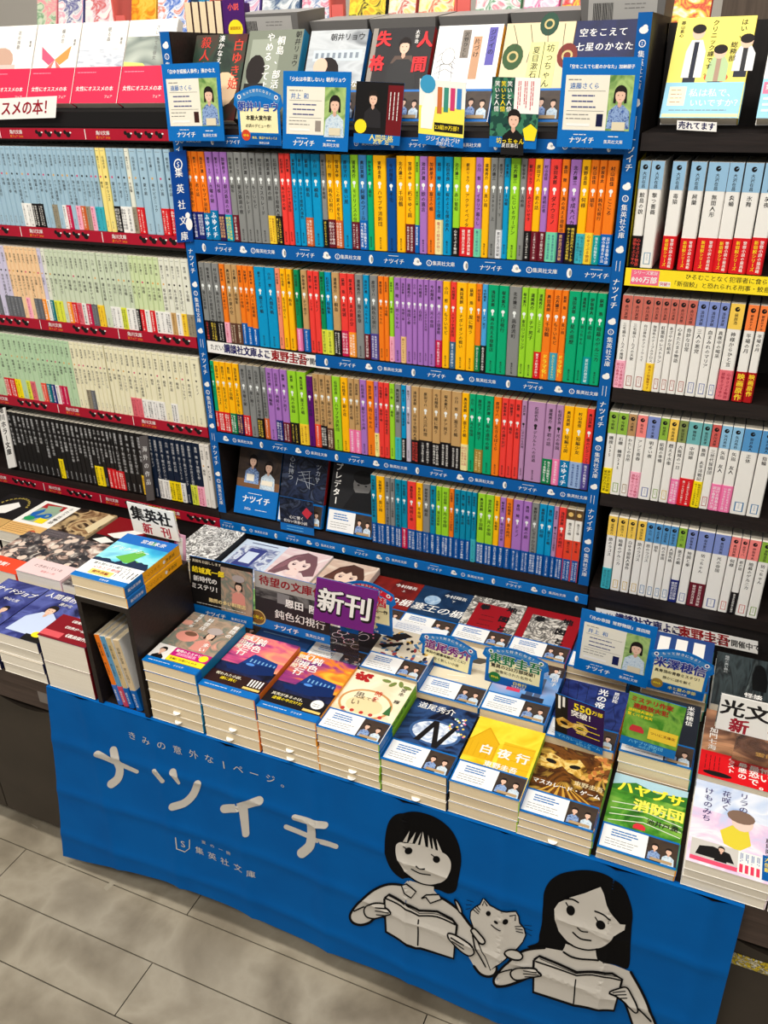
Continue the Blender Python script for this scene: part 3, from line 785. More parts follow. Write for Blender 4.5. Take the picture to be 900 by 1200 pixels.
def divider(name, label, pts, y, th, mat, fn, cat='sign', lean=0.0, group=None, par=None):
    """flat card with its four corners (TL, TR, BR, BL pixels) on the upright plane at depth y"""
    TL, TR, BR, BL = [aty(p[0], p[1], y) for p in pts]
    O = BL; U = (BR - BL); V = (TL - BL); w_, h_ = U.length, V.length
    U = U.normalized(); V = V.normalized(); N = U.cross(V).normalized()
    m = MB()
    a, b, c, d = O, O + U * w_, O + U * w_ + V * h_, O + V * h_
    k = N * th
    for q in ([a, b, c, d], [a - k, d - k, c - k, b - k], [a, a - k, b - k, b], [b, b - k, c - k, c], [c, c - k, d - k, d], [d, d - k, a - k, a]): m.poly(q, mat)
    if fn: fn(Face(m, O, U, V, N, w_, h_))
    o = m.build(name)
    if label: tagit(o, label, cat, group)
    return o


def a_shu(F):
    F.ring(.5, .86, F.w * .26, F.w * .2, WHITE, 1, 12); F.text('S', .5, .86, F.w * .34, WHITE, 1, .02)
    F.lines(.28, .76, .765, 1, .45, WHITE, 1, 3)
    F.text('集英社文庫', .5, .42, F.w * .46, WHITE, 1, .02, True, gap=1.55, res=2)
    F.ell(.84, .2, F.w * .2, WHITE, 1, F.w * .3); F.ell(.8, .3, F.w * .14, WHITE, 1)


divider('index_board', 'blue plastic index board standing at the left end of the colourful top row',
        [(197.5, 178.5), (215.3, 177), (226.5, 283), (207.5, 284.5)], -0.006, 0.003, M((0, 62, 140), .4), a_shu)


def a_kai(F): F.text('海外の作品', .5, .55, F.w * .62, M((225, 224, 222), .5), 1, .02, True, gap=1.35, res=2)


divider('index_board', 'grey plastic index board reading vertically among the black paperbacks',
        [(163, 512), (172, 511), (181, 586), (172, 587)], -0.006, 0.003, M((88, 84, 84), .4), a_kai)


def a_horror(F): F.text('角川ホラー文庫', .5, .62, F.w * .6, BLACK, 1, .04, True, gap=1.0)


divider('index_board', 'white plastic index board at the left end of the black paperbacks',
        [(-4, 480), (5, 478), (19, 547), (10, 549)], -0.006, 0.003, WHITE, a_horror)


def a_kodan(F):
    F.text('ただいま', .1, .5, F.h * .55, INK, 1, .02, sx=.8); F.text('講談社文庫よこ', .335, .52, F.h * .82, M((24, 24, 90), .5), 1, .05, sx=.78, res=2)
    F.text('にて', .535, .45, F.h * .6, INK, 1, .01); F.text('東野圭吾', .68, .5, F.h * .95, M((150, 20, 26), .5), 1, .05, sx=.88, res=2)
    F.text('フェア開催中です', .885, .45, F.h * .58, INK, 1, .03, sx=.8)


divider('shelf_sign', 'long white paper sign taped to the left of the blue second-row strip',
        [(242.5, 399), (387, 419), (386.5, 433), (244, 412.5)], -0.003, 0.0005, WHITE, a_kodan)
divider('shelf_sign', 'long white paper sign taped below the right bay above the flat books',
        [(698, 712), (888, 752), (888, 766.5), (699, 726)], -0.0005, 0.0005, WHITE, a_kodan)
divider('shelf_sign', 'small white sign taped under the yellow face-out novel',
        [(793.5, 141), (840, 143.5), (839.5, 154.5), (793, 152)], -0.004, 0.0005, WHITE, lambda F: F.text('売れてます', .5, .5, F.h * .86, M((20, 24, 80), .5), 1, .04, sx=.95, fit=F.w * .94))
divider('shelf_sign', 'white sign with red lettering taped below the pink-banded books',
        [(-60, 118), (65, 112.5), (65, 138), (-60, 142)], -0.012, 0.0006, WHITE, lambda F: F.text('女性にオススメの本！', .5, .5, F.h * .74, M((150, 14, 36), .5), 1, .03, sx=.92, fit=F.w * .98, res=2))

# ------------------------------------------------------------------ display tables
TZ = -0.1117


def table(label, x0, x1, drawers, tape=None, holders=()):
    t = bpy.data.objects.new('display_table', None); COL.objects.link(t); t.location = ((x0 + x1) / 2, -0.25, FZ)
    tagit(t, label, 'table')

    def part(nm, m, par=t):
        o = m.build(nm); o.parent = par
        bpy.context.view_layer.update()
        o.matrix_parent_inverse = par.matrix_world.inverted(); return o
    m = MB(); m.box((x0, -0.500, TZ - 0.03), (x1, -0.002, TZ), WOOD, [None, WOOD, BROWN, None, None, None]); part('table_top', m)
    m = MB(); m.box((x0 + .001, -0.497, TZ - 0.075), (x1 - .001, -0.47, TZ - 0.0302), BROWN); ap = part('apron', m)
    for (hx, hw) in holders:
        m = MB(); m.box((hx, -0.4995, TZ - 0.056), (hx + hw, -0.4972, TZ - 0.030), M((120, 112, 106), .3)); part('label_holder', m, ap)
    m = MB(); m.box((x0 + .001, -0.47, FZ + 0.06), (x1 - .001, -0.004, TZ - 0.0305), WOODB); part('carcass', m)
    m = MB(); m.box((x0 + .001, -0.40, FZ), (x1 - .001, -0.03, FZ + 0.0598), M((30, 27, 24), .7)); part('toe_kick', m)
    n = drawers; wd = (x1 - x0) / n
    for i in range(n):
        a = x0 + wd * i + 0.0015; b = x0 + wd * (i + 1) - 0.0015
        zt = TZ - 0.079; zb = FZ + 0.055; mid = (a + b) / 2
        m = MB()
        # front panel with a curved finger scoop in its upper edge
        P = [(a, zb), (b, zb), (b, zt)]
        for k in range(0, 13):
            q = k / 12; P.append((mid + 0.075 - 0.15 * q, zt - 0.022 * (math.sin(math.pi * q) ** 0.6)))
        P.append((a, zt))
        tri = tessellate_polygon([[Vector((p[0], p[1], 0)) for p in P]])
        m.tris([(p[0], -0.488, p[1]) for p in P], tri, DRAWER); m.tris([(p[0], -0.4702, p[1]) for p in P], tri, DRAWER)
        for p, q in zip(P, P[1:] + P[:1]): m.poly([(p[0], -0.488, p[1]), (q[0], -0.488, q[1]), (q[0], -0.4702, q[1]), (p[0], -0.4702, p[1])], DRAWER)
        d = part('drawer', m)
        if tape and i == 0:
            m = MB(); m.box((a + 0.006, -0.4892, zt - 0.058), (b - .006, -0.4884, zt - 0.036), art('worn_tape', [(40, 36, 28), (236, 206, 50), (38, 34, 26), (228, 222, 200), (40, 36, 28)], 60, 2.5, 3, .5, 'noise', (1, 1, 2.2)))
            part('tape_strip', m, d)
    return t


table('brown display table unit under the left bay with dark drawers and a label holder', -0.86, 0.004, 3, None, ((-0.085, 0.046),))
table('display table unit hidden behind the blue cloth banner', 0.0046, 1.025, 3)
table('brown display table unit at the right end with yellow worn tape on a drawer', 1.0256, 1.66, 2, True)

# ------------------------------------------------------------------ printed covers
PHOTO = art('photo_dark', [(34, 30, 30), (70, 56, 46), (44, 40, 44)], 25, 0.6, 3)
GREENP = art('photo_green', [(90, 130, 66), (170, 196, 120), (110, 150, 84)], 40, 0.6, 3)
KIMONO = art('photo_kimono', [(40, 66, 130), (150, 176, 214), (52, 84, 150)], 240, 0.4, 2)
KIMO2 = art('photo_kimono_pale', [(150, 176, 200), (214, 226, 232), (170, 194, 214)], 200, 0.4, 2)
OBIB = M((224, 206, 172), .5)


def person(F, u, v, s, cloth, l=2, hair_long=True):
    """printed portrait; s = head height in metres, (u, v) = face centre"""
    w_, h_ = F.w, F.h
    du = s / w_; dv = s / h_
    F.poly([(u - .95 * du, v - 2.6 * dv), (u + .95 * du, v - 2.6 * dv), (u + .85 * du, v - 1.25 * dv), (u + .3 * du, v - .78 * dv), (u - .3 * du, v - .78 * dv), (u - .85 * du, v - 1.25 * dv)], cloth, l)
    F.ell(u, v + .14 * dv, s * .53, HAIR, l + 1, s * .58, 16)
    if hair_long:
        for k in (-1, 1): F.poly([(u + k * .30 * du, v + .1 * dv), (u + k * .53 * du, v + .12 * dv), (u + k * .56 * du, v - .62 * dv), (u + k * .34 * du, v - .66 * dv)], HAIR, l + 1)
    F.poly([(u - .16 * du, v - .3 * dv), (u - .16 * du, v - .84 * dv), (u, v - 1.0 * dv), (u + .16 * du, v - .84 * dv), (u + .16 * du, v - .3 * dv)], SKIN2, l + 2)
    F.ell(u, v - .07 * dv, s * .41, SKIN, l + 3, s * .54, 16)
    F.poly([(u - .44 * du, v + .10 * dv), (u - .2 * du, v + .24 * dv), (u + .2 * du, v + .24 * dv), (u + .44 * du, v + .10 * dv), (u + .40 * du, v + .45 * dv), (u, v + .62 * dv), (u - .40 * du, v + .45 * dv)], HAIR, l + 4)
    for k in (-1, 1): F.ell(u + k * .17 * du, v - .05 * dv, s * .055, HAIR, l + 4, s * .035, 6)
    F.ell(u, v - .37 * dv, s * .10, M((206, 120, 112), .5), l + 4, s * .026, 6)


def fair_obi(tc=(30, 110, 180), seed=1):
    def f(F):
        F.rect(.02, .08, .60, .93, M((240, 240, 238), .45), 1)
        F.lines(.14, .78, .58, 3, .34, M(tc, .5), 2, seed, thick=.0021)
        F.lines(.08, .42, .22, 3, .46, SOFT, 2, seed + 5, thick=.0009)
        F.rect(.60, .08, .985, .93, PHOTO, 1)
        person(F, .70, .60, .0088, KIMONO, 2, False); person(F, .875, .56, .0088, KIMO2, 2, False)
        F.rect(.66, .10, .93, .20, M((180, 150, 110), .5), 6)
    return f


def blue_base(F, t='ナツイチ'):
    F.rect(0, 0, 1, .10, BLUEB, 1)
    F.text(t, .66, .05, .0045, WHITE, 2, .02); F.lines(.08, .05, .05, 1, .4, WHITE, 2, 4, thick=.001)


def c_restaurant(F):
    F.rect(0, 0, 1, 1, art('cover_hotel', [(60, 78, 70), (176, 150, 128), (112, 122, 110), (226, 160, 140)], 22, 1.6, 4), 1)
    F.ell(.30, .56, .021, M((226, 150, 134), .5), 2, .015); F.ell(.32, .61, .012, M((120, 84, 66), .5), 3, .006)
    person(F, .66, .66, .017, M((214, 142, 128), .5), 2); F.ell(.66, .745, .0145, M((176, 164, 160), .5), 7, .0095)
    for t, u, v in (('難問の', .93, .93), ('多い', .73, .52), ('料理店', .42, .95), ('結城真一郎', .2, .99)):
        F.text(t, u, v, .0115 if len(t) < 5 else .008, WHITE, 8, .03, True, 't', res=2)
    F.rect(0, .10, .33, .34, M((236, 232, 226), .5), 2); person(F, .16, .24, .0125, BLACK, 3, False)
    F.rect(.33, .12, 1, .33, M((196, 24, 120), .45), 9); F.text('驚愕のミステリ', .6, .285, .007, WHITE, 10, .03); F.text('連続短編集', .6, .235, .0075, M((250, 170, 200), .5), 10, .03)
    F.rect(.33, .105, 1, .19, YEL, 10); F.text('全編に仕掛けられた', .63, .148, .006, BLACK, 11, .02); F.ell(.9, .26, .008, YEL, 11)
    blue_base(F)


def c_donshoku(sky, name, badge):
    def f(F):
        F.rect(0, 0, 1, 1, art(name, sky, 14, 0.9, 3, .35, 'noise', (1, 2.2, 1)), 1)
        F.rect(0, .28, 1, .46, art('cover_night', [(14, 14, 30), (30, 40, 80), (16, 18, 40)], 30, 1, 3), 1)
        F.poly([(.12, .42), (.3, .44), (.42, .66), (.9, .60), (.97, .42), (.6, .34), (.2, .36)], M((16, 40, 92), .4), 2)
        F.poly([(.35, .5), (.44, .68), (.9, .62), (.93, .55)], M((24, 62, 130), .4), 3)
        for k in range(7): F.rect(.45 + .07 * k, .54, .475 + .07 * k, .60 - .004 * k, M((120, 170, 210), .4), 4)
        F.ell(.5, .50, .008, M((80, 140, 220), .4), 4, .003)
        F.text('鈍色', .38 if badge else .38, .96, .0185, WHITE, 5, .03, True, 't', res=2); F.text('幻視行', .20 if not badge else .2, .99, .0185, WHITE, 5, .03, True, 't', res=2)
        F.text('恩田陸', .07, .96, .012, CREAM, 5, .03, True, 't', res=2)
        F.rect(0, .10, 1, .30, M((46, 22, 20) if not badge else (24, 22, 26), .45), 6)
        F.text('呪われた小説、' if not badge else '真実があるのは、', .36, .25, .0075, CREAM, 7, .02); F.text('謎に挑む' if not badge else '虚構の中だけだ', .38, .19, .0075, YEL, 7, .02)
        if badge: F.ell(.84, .25, .0105, WHITE, 8, None, 18); F.lines(.78, .25, .22, 2, .12, INK, 9, 3)
        else:
            for k in range(5): F.rect(.72 + .05 * k, .17, .745 + .05 * k, .28, WHITE, 8)
        F.rect(.68, .115, .97, .15, M((226, 196, 110), .5), 8)
        blue_base(F)
    return f


def c_omoide(F):
    F.rect(0, 0, 1, 1, art('cover_cream', [(236, 214, 176), (248, 236, 206), (226, 190, 140)], 14, .8, 3), 1)
    F.ell(.46, .50, .044, M((206, 150, 90), .5), 2, .034, 28); F.ell(.46, .50, .040, M((247, 232, 196), .5), 3, .030, 28); F.ell(.46, .47, .030, M((240, 214, 164), .5), 4, .020, 20)
    r = random.Random(4)
    for k in range(26): F.ell(.06 + .24 * r.random(), .84 + .13 * r.random(), .004, M((176, 34, 34), .5), 5, .003, 7)
    for k in range(4): F.ell(.55 + .12 * k, .93 - .03 * (k % 2), .008, M((120, 136, 70), .5), 5, .004, 8, k)
    for k in range(5): F.ell(.18 + .15 * k, .36, .0035, M((190, 60, 50), .5), 5)
    F.text('時を', .56, .74, .013, M((200, 50, 40), .5), 6, .02, True, 't', res=2); F.text('思い', .30, .66, .016, INK, 6, .0, True, 't', res=2); F.text('えてる', .46, .58, .009, INK, 6, 0)
    F.text('宮本 輝', .88, .88, .0095, INK, 6, .01, True, 't')
    F.poly([(.78, .42), (.9, .42), (.84, .58)], M((60, 110, 60), .5), 5)


def c_n(F):
    F.rect(0, 0, 1, 1, art('cover_nebula', [(6, 9, 20), (14, 24, 48), (44, 76, 126), (16, 26, 52), (5, 7, 16)], 14, 2.0, 6), 1)
    F.ell(.53, .55, .041, M((58, 92, 142), .5), 1.6, .028, 22); F.ell(.53, .55, .036, art('cover_nebula_core', [(70, 110, 170), (236, 243, 250), (150, 180, 220)], 30, 2, 5), 2, .0235, 22)
    r = random.Random(9)
    for k in range(34): F.ell(.68 + .3 * r.random(), .58 + .28 * r.random(), .0022, M(R.choice([(220, 120, 160), (230, 200, 90), (120, 170, 90), (240, 240, 240)]), .5), 3, None, 6)
    F.text('道尾秀介', .38, .90, .0155, WHITE, 4, .02, res=2)
    F.poly([(.28, .38), (.37, .38), (.52, .72), (.44, .72)], BLACK, 4); F.poly([(.44, .72), (.52, .72), (.66, .34), (.58, .34)], BLACK, 5); F.poly([(.58, .34), (.66, .34), (.82, .70), (.75, .70)], BLACK, 4)


def c_byakuya(F):
    F.rect(0, 0, 1, 1, art('cover_yellow', [(240, 196, 30), (252, 222, 60), (236, 184, 20)], 18, .8, 3), 1)
    Y2 = M((214, 160, 16), .5)
    F.poly([(0, .62), (.22, .86), (.44, .66), (.44, .40), (0, .40)], M((224, 174, 24), .5), 2); F.line([(0, .62), (.22, .86), (.44, .66)], .002, Y2, 3)
    F.rect(.5, .30, .96, .72, M((230, 182, 28), .5), 2)
    for k in range(4): F.line([(.5, .38 + .1 * k), (.96, .40 + .1 * k)], .0011, Y2, 3)
    for k in range(5): F.line([(.06 + .09 * k, .42), (.06 + .09 * k, .62)], .0011, Y2, 3)
    F.text('白夜行', .56, .545, .0205, WHITE, 4, .04, res=2, gap=1.35); F.text('東野圭吾', .58, .36, .0125, WHITE, 4, .03, res=2)


def mask_shape(F, u, v, s, l=3):
    rr = F.w * .082
    G = art('gold_mask', [(90, 58, 16), (206, 156, 60), (244, 214, 130), (150, 104, 32)], 60, 1.2, 4, .3)
    F.poly([(u - s * 1.0, v + .04), (u - s * .6, v + .13), (u, v + .07), (u + s * .6, v + .13), (u + s, v + .03), (u + s * .8, v - .10), (u + s * .3, v - .08), (u, v - .02), (u - s * .3, v - .09), (u - s * .85, v - .09)], G, l)
    for k in (-1, 1): F.ell(u + k * s * .5, v + .01, rr, BLACK, l + 1, rr * .5, 12, .2 * k)


def c_masq(F):
    F.rect(0, 0, 1, 1, art('cover_gold', [(30, 14, 10), (120, 72, 24), (60, 30, 14), (214, 168, 70), (40, 20, 14)], 20, 1.6, 5), 1)
    for k in range(7): F.poly([(.42, .52), (.05 + .15 * k, .26), (.11 + .15 * k, .26)], M((206, 156, 62), .4), 2)
    mask_shape(F, .36, .74, .34)
    r = random.Random(2)
    for k in range(40): F.ell(.66 + .33 * r.random(), .62 + .36 * r.random(), .0035, M(R.choice([(196, 120, 60), (224, 170, 90), (120, 70, 30)]), .4), 3, None, 7)
    F.text('東野圭吾', .78, .54, .0105, M((236, 216, 170), .5), 6, .02); F.text('マスカレード・ゲーム', .5, .44, .0125, WHITE, 6, .03, fit=.098, res=2)


def c_hayabusa(F):
    F.rect(0, 0, 1, 1, art('cover_green', [(20, 70, 24), (70, 140, 40), (130, 180, 70), (30, 96, 34)], 22, 1.2, 5), 1)
    F.rect(0, .84, 1, 1, M((170, 206, 220), .5), 2); F.poly([(0, .84), (.3, .93), (.6, .86), (1, .92), (1, .78), (0, .78)], M((50, 116, 44), .5), 3)
    for k in range(4): F.line([(.05, .36 + .08 * k), (.5, .44 + .07 * k), (.98, .38 + .07 * k)], .0014, M((226, 232, 210), .5), 4)
    F.text('ハヤブサ', .52, .83, .0235, M((250, 232, 60), .45), 6, .05, res=2); F.text('消防団', .66, .64, .0235, M((252, 236, 90), .45), 6, .05, res=2)
    F.text('池井戸潤', .74, .47, .0105, INK, 6, .03); F.poly([(.38, .34), (.54, .34), (.54, .38), (.5, .41), (.42, .41), (.38, .38)], M((214, 50, 60), .5), 6)


def c_lila(F):
    F.rect(0, 0, 1, 1, art('cover_lilac', [(190, 208, 236), (228, 200, 228), (244, 236, 242), (214, 160, 206)], 16, 1.2, 4), 1)
    F.rect(0, .64, 1, 1.0, art('cover_sky', [(150, 180, 226), (236, 240, 248), (190, 208, 236)], 16, 1, 3), 1)
    F.poly([(.36, .44), (.5, .54), (.7, .52), (.74, .36), (.6, .26), (.42, .3)], M((226, 206, 60), .5), 2)
    F.ell(.62, .60, .014, M((236, 206, 190), .5), 3, .016); F.ell(.60, .66, .018, M((130, 104, 88), .5), 4, .012)
    F.text('リラの', .62, .97, .0125, M((70, 60, 110), .5), 5, .02, True, 't', res=2); F.text('花咲く', .40, .94, .0125, M((70, 60, 110), .5), 5, .02, True, 't', res=2); F.text('けものみち', .18, .92, .0125, M((70, 60, 110), .5), 5, .02, True, 't', res=2)
    F.text('藤岡陽子', .95, .5, .009, INK, 5, .02, True, 't')
    F.rect(.04, .08, .60, .27, M((205, 200, 192), .5), 5); F.poly([(.1, .1), (.56, .1), (.5, .2), (.3, .23), (.14, .2)], BLACK, 6); person(F, .40, .22, .008, BLACK, 6, False)
    F.rect(.04, .03, .60, .075, M((230, 80, 110), .45), 5)
    F.rect(.60, .03, .88, .27, WHITE, 5)
    for k in range(4): F.rect(.62 + .065 * k, .04, .66 + .065 * k, .13, M((226, 60, 90), .5), 6); F.lines(.25, .63 + .065 * k, .65 + .065 * k, 2, .1, BLUE, 6, k, True)
    F.rect(.88, .03, 1, .30, BLUE, 5); F.text('大感動', .94, .28, .008, YEL, 6, .02, True, 't')


def c_kamon(F):
    F.rect(0, 0, 1, 1, art('cover_dusk', [(40, 28, 26), (120, 84, 66), (206, 150, 110), (60, 44, 40)], 12, 1.4, 3), 1)
    F.text('加門七海', .14, .72, .0125, WHITE, 3, .02, True, 't', res=2); F.text('霊能', .85, .6, .014, M((220, 170, 90), .5), 3, .02, res=2)
    F.rect(0, 0, 1, .36, M((222, 22, 30), .45), 3)
    for i, t in enumerate(('ラスト', '最悪の', '最恐で', '怖い。')): F.text(t, .42 + .15 * i, .33, .0105 + .002 * i, WHITE if i < 3 else M((255, 240, 230), .5), 4, .03, True, 't', res=2)
    F.lines(.3, .08, .26, 4, .24, BLACK, 4, 3, True); F.ell(.25, .06, .02, BLACK, 4, .005)


def c_coffee(F):
    F.rect(0, 0, 1, 1, M((206, 196, 176), .5), 1)
    r = random.Random(5)
    for k in range(75):
        a, b = r.random(), r.random()
        F.ell(.08 + .86 * a, .30 + .52 * b * (1 - .4 * a), .003 + .0035 * r.random(), M(r.choice([(40, 80, 130), (30, 30, 40), (190, 150, 60), (60, 110, 150), (150, 60, 60), (220, 214, 200)]), .5), 2, .003, 7, r.random() * 3)
    F.poly([(.02, .62), (.35, .78), (.5, .74), (.3, .60)], BLACK, 3); F.poly([(.05, .46), (.4, .6), (.44, .56), (.15, .42)], BLACK, 3)
    F.rect(0, .82, 1, 1, M((236, 238, 240), .5), 2); F.lines(.1, .95, .86, 4, .5, M((30, 110, 180), .5), 3, 4)


def c_dark(F):
    F.rect(0, 0, 1, 1, M((22, 22, 28), .4), 1)
    r = random.Random(8)
    for k in range(5): F.ring(.2 + .5 * r.random(), .5 + .4 * r.random(), .010, .009, M((220, 200, 206), .5), 2, 14)
    for k in range(16): F.ell(.1 + .8 * r.random(), .3 + .65 * r.random(), .0018, M((206, 120, 140), .5), 2, None, 6)
    F.poly([(.8, .98), (.95, .86), (.98, .7), (.85, .74), (.78, .88)], M((206, 222, 236), .5), 3)
    F.text('宮沢賢治', .4, .55, .007, M((200, 196, 190), .5), 3, .0)


def c_bluetext(F):
    F.rect(0, 0, 1, 1, M((28, 70, 130), .45), 1); F.lines(.08, .9, .2, 9, .84, M((110, 160, 214), .5), 2, 6, thick=.003)


def c_tree(F):
    F.rect(0, 0, 1, 1, art('cover_hill', [(40, 90, 50), (150, 190, 110), (236, 232, 214)], 16, 1, 3), 1)


def c_bird(F):
    F.rect(0, 0, 1, 1, M((226, 214, 186), .5), 1)
    F.poly([(.1, .9), (.35, .8), (.8, .84), (.98, .92), (.7, .72), (.3, .7)], M((90, 84, 74), .5), 2)
    for k in range(5): F.line([(.2 + .1 * k, .3 + .1 * k), (.5 + .08 * k, .36 + .09 * k)], .0012, WHITE, 3)


def c_tokyo(F):
    F.rect(0, 0, 1, 1, art('cover_bluesky', [(40, 90, 170), (110, 160, 214), (220, 180, 190)], 8, .6, 2, .35, 'noise', (1, 1.2, 1)), 1)
    F.rect(.55, .3, .66, .66, M((70, 84, 110), .5), 2); F.rect(.68, .3, .78, .74, M((84, 96, 120), .5), 2); F.rect(.5, .28, .85, .4, M((40, 44, 60), .5), 3)
    person(F, .35, .62, .012, M((214, 60, 90), .5), 3); F.text('篠田節子', .9, .95, .011, WHITE, 4, .02, True, 't'); F.rect(0, .82, 1, 1, M((240, 240, 238), .5), 2)
    F.rect(.6, .82, 1, 1, PHOTO, 3); person(F, .7, .93, .008, KIMONO, 4, False); person(F, .87, .92, .008, KIMO2, 4, False); F.lines(.08, .94, .87, 3, .44, M((30, 110, 180), .5), 3, 6)


def c_hikari(F):
    F.rect(0, 0, 1, 1, art('cover_crack', [(14, 20, 60), (40, 56, 120), (20, 28, 80)], 20, 2.4, 4), 1)
    for k in range(6): F.line([(.05 + .16 * k, .98), (.12 + .14 * k, .7), (.02 + .18 * k, .45), (.1 + .15 * k, .2)], .0007, M((8, 10, 30), .5), 2)
    F.text('光の帝国', .62, .96, .0165, WHITE, 4, .03, True, 't', res=2); F.text('恩田陸', .82, .96, .009, WHITE, 4, .02, True, 't')


def c_yone(F):
    F.rect(0, 0, 1, 1, M((34, 38, 48), .45), 1); F.line([(.1, .9), (.5, .5), (.8, .3)], .0014, M((120, 126, 130), .5), 2); F.line([(.3, .95), (.6, .6)], .0014, M((120, 126, 130), .5), 2)
    F.text('米澤穂信', .86, .96, .0115, WHITE, 3, .02, True, 't', res=2)


def c_manga_bw(F):
    F.rect(0, 0, 1, 1, art('cover_ink', [(245, 244, 240), (240, 238, 234), (30, 30, 32), (245, 244, 240), (120, 118, 120)], 45, 2.5, 4), 1)


def c_manga_blue(F):
    F.rect(0, 0, 1, 1, M((206, 220, 236), .5), 1); F.rect(.08, .1, .92, .85, art('cover_train', [(140, 160, 200), (226, 232, 240), (84, 96, 150), (200, 210, 230)], 30, 1.4, 4), 2)
    F.poly([(.2, .3), (.6, .3), (.66, .8), (.3, .8)], M((60, 66, 130), .5), 3); F.rect(.3, .4, .55, .7, M((210, 222, 240), .5), 4); F.lines(.2, .93, .93, 1, .6, M((60, 70, 110), .5), 3, 2, thick=.003)


def c_girl(hair, skin, bg, name):
    def f(F):
        h = M(hair, .5); sk = M(skin, .5); h2 = M(tuple(min(255, int(v * 1.35)) for v in hair), .5)
        F.rect(0, 0, 1, 1, art(name, bg, 18, 1.4, 4), 1)
        F.poly([(.06, .30), (.12, .55), (.26, .82), (.48, .95), (.72, .90), (.86, .70), (.97, .42), (.80, .36), (.70, .44), (.36, .44), (.22, .30)], h, 2)
        for k in range(6): F.line([(.10 + .03 * k, .34 + .03 * k), (.2 + .03 * k, .62 + .02 * k), (.36 + .03 * k, .84)], .0012, h2, 3)
        F.poly([(.44, .50), (.62, .50), (.66, .34), (.40, .34)], sk, 3)
        F.ell(.53, .62, .0235, sk, 4, .0255, 20)
        F.poly([(.28, .62), (.36, .78), (.50, .86), (.66, .82), (.78, .62), (.70, .70), (.62, .68), (.55, .76), (.48, .69), (.38, .72)], h, 5)
        for k in (-1, 1):
            F.ell(.53 + k * .115, .605, .0042, M((90, 50, 60), .5), 5, .0038, 9); F.ell(.53 + k * .115 + .01, .615, .0012, WHITE, 6, None, 6)
            F.line([(.53 + k * .115 - .05, .645), (.53 + k * .115 + .05, .645)], .0010, h, 5)
        F.ell(.53, .495, .0030, M((210, 96, 96), .5), 5, .0010, 7)
        F.rect(.08, .06, .6, .22, M((246, 240, 232), .5), 3); F.lines(.12, .18, .10, 3, .44, M((150, 90, 90), .5), 4, 4, thick=.0016)
    return f


def c_tate(bg, name, title, moon):
    def f(F):
        F.rect(0, 0, 1, 1, art(name, bg, 12, 1.2, 5), 1)
        if moon: F.ell(.32, .70, .016, art('moon', [(110, 150, 190), (196, 216, 230)], 60, 1, 4), 2, None, 22)
        F.text('今村翔吾', .7, .86, .0115, WHITE, 3, .02, res=2); F.text('下' if moon else '上', .7, .76, .008, WHITE, 3)
        F.text('塞王の楯', .52, .50, .0255, WHITE, 4, .02, res=2, skew=.25)
    return f


def c_chizu(a, b, name, rot):
    def f(F):
        inkw = art('cover_map', [(222, 216, 204), (214, 208, 196), (50, 46, 44), (226, 220, 208), (150, 144, 136)], 35, 2, 4)
        redm = M((150, 18, 26), .5)
        F.rect(0, 0, 1, 1, inkw if a else redm, 1); F.rect(.14, .12, .80, .86, redm if a else inkw, 2)
        for i, (t, u, v) in enumerate((('地', .78, .84), ('図', .72, .60), ('と', .76, .40), ('拳', .3, .78))): F.text(t, u, v, .02, BLACK, 3, .06, res=2, rot=rot)
        F.lines(.3, .6, .3, 4, .3, BLACK, 3, 7, thick=.0014)
    return f


def c_kuro(F):
    F.rect(0, 0, 1, 1, art('cover_forest', [(18, 22, 24), (60, 70, 72), (28, 32, 34), (100, 110, 110)], 14, 1.2, 4, .35, 'noise', (4, .6, 1)), 1)
    F.poly([(.6, .86), (.68, .9), (.74, .86), (.8, .6), (.78, .4), (.58, .4), (.56, .62)], M((14, 15, 16), .5), 2); F.text('福岡の黒い森に', .16, .95, .007, M((200, 204, 204), .5), 3, 0, True, 't'); F.text('怪談', .6, .28, .014, WHITE, 3, .03)


def c_democracy(F):
    F.rect(0, 0, 1, 1, art('cover_aqua', [(20, 110, 190), (60, 180, 214), (150, 224, 226), (30, 130, 200)], 10, .8, 3), 1)
    F.rect(0, .80, 1, 1, M((24, 104, 186), .5), 2); F.poly([(.55, .86), (.62, .96), (.68, .86)], M((40, 140, 110), .5), 3); F.poly([(.3, .5), (.6, .72), (.72, .66), (.64, .52), (.8, .48), (.55, .42)], M((100, 176, 70), .5), 3)
    r = random.Random(3)
    pts = [(0, .34)]
    for k in range(16): pts.append((k / 15, .40 + .06 * r.random() + (.05 if 9 < k < 15 else 0)))
    pts.append((1, .34)); F.poly(pts, M((20, 40, 70), .5), 4)
    F.text('宮島未奈', .62, .90, .0125, WHITE, 5, .02, res=2); F.text('デモクラシー', .40, .68, .0215, WHITE, 5, .02, fit=.075, res=2, skew=.2)
    F.rect(0, .085, 1, .36, M((236, 238, 236), .45), 6)
    F.text('誰も知らない夏だった', .46, .31, .0085, INK, 7, .02, fit=.075); F.text('心おどる物語', .42, .24, .0085, M((206, 70, 60), .5), 7, .02); F.rect(.2, .10, .62, .20, M((246, 206, 110), .5), 7); F.text('傑作長編', .4, .15, .008, M((120, 40, 20), .5), 8, .03)
    F.lines(.28, .66, .96, 5, .15, INK, 7, 6, True, thick=.0012)
    F.rect(0, 0, 1, .085, BLUEB, 7); F.text('ナツイチ', .6, .042, .0045, WHITE, 8, .02)


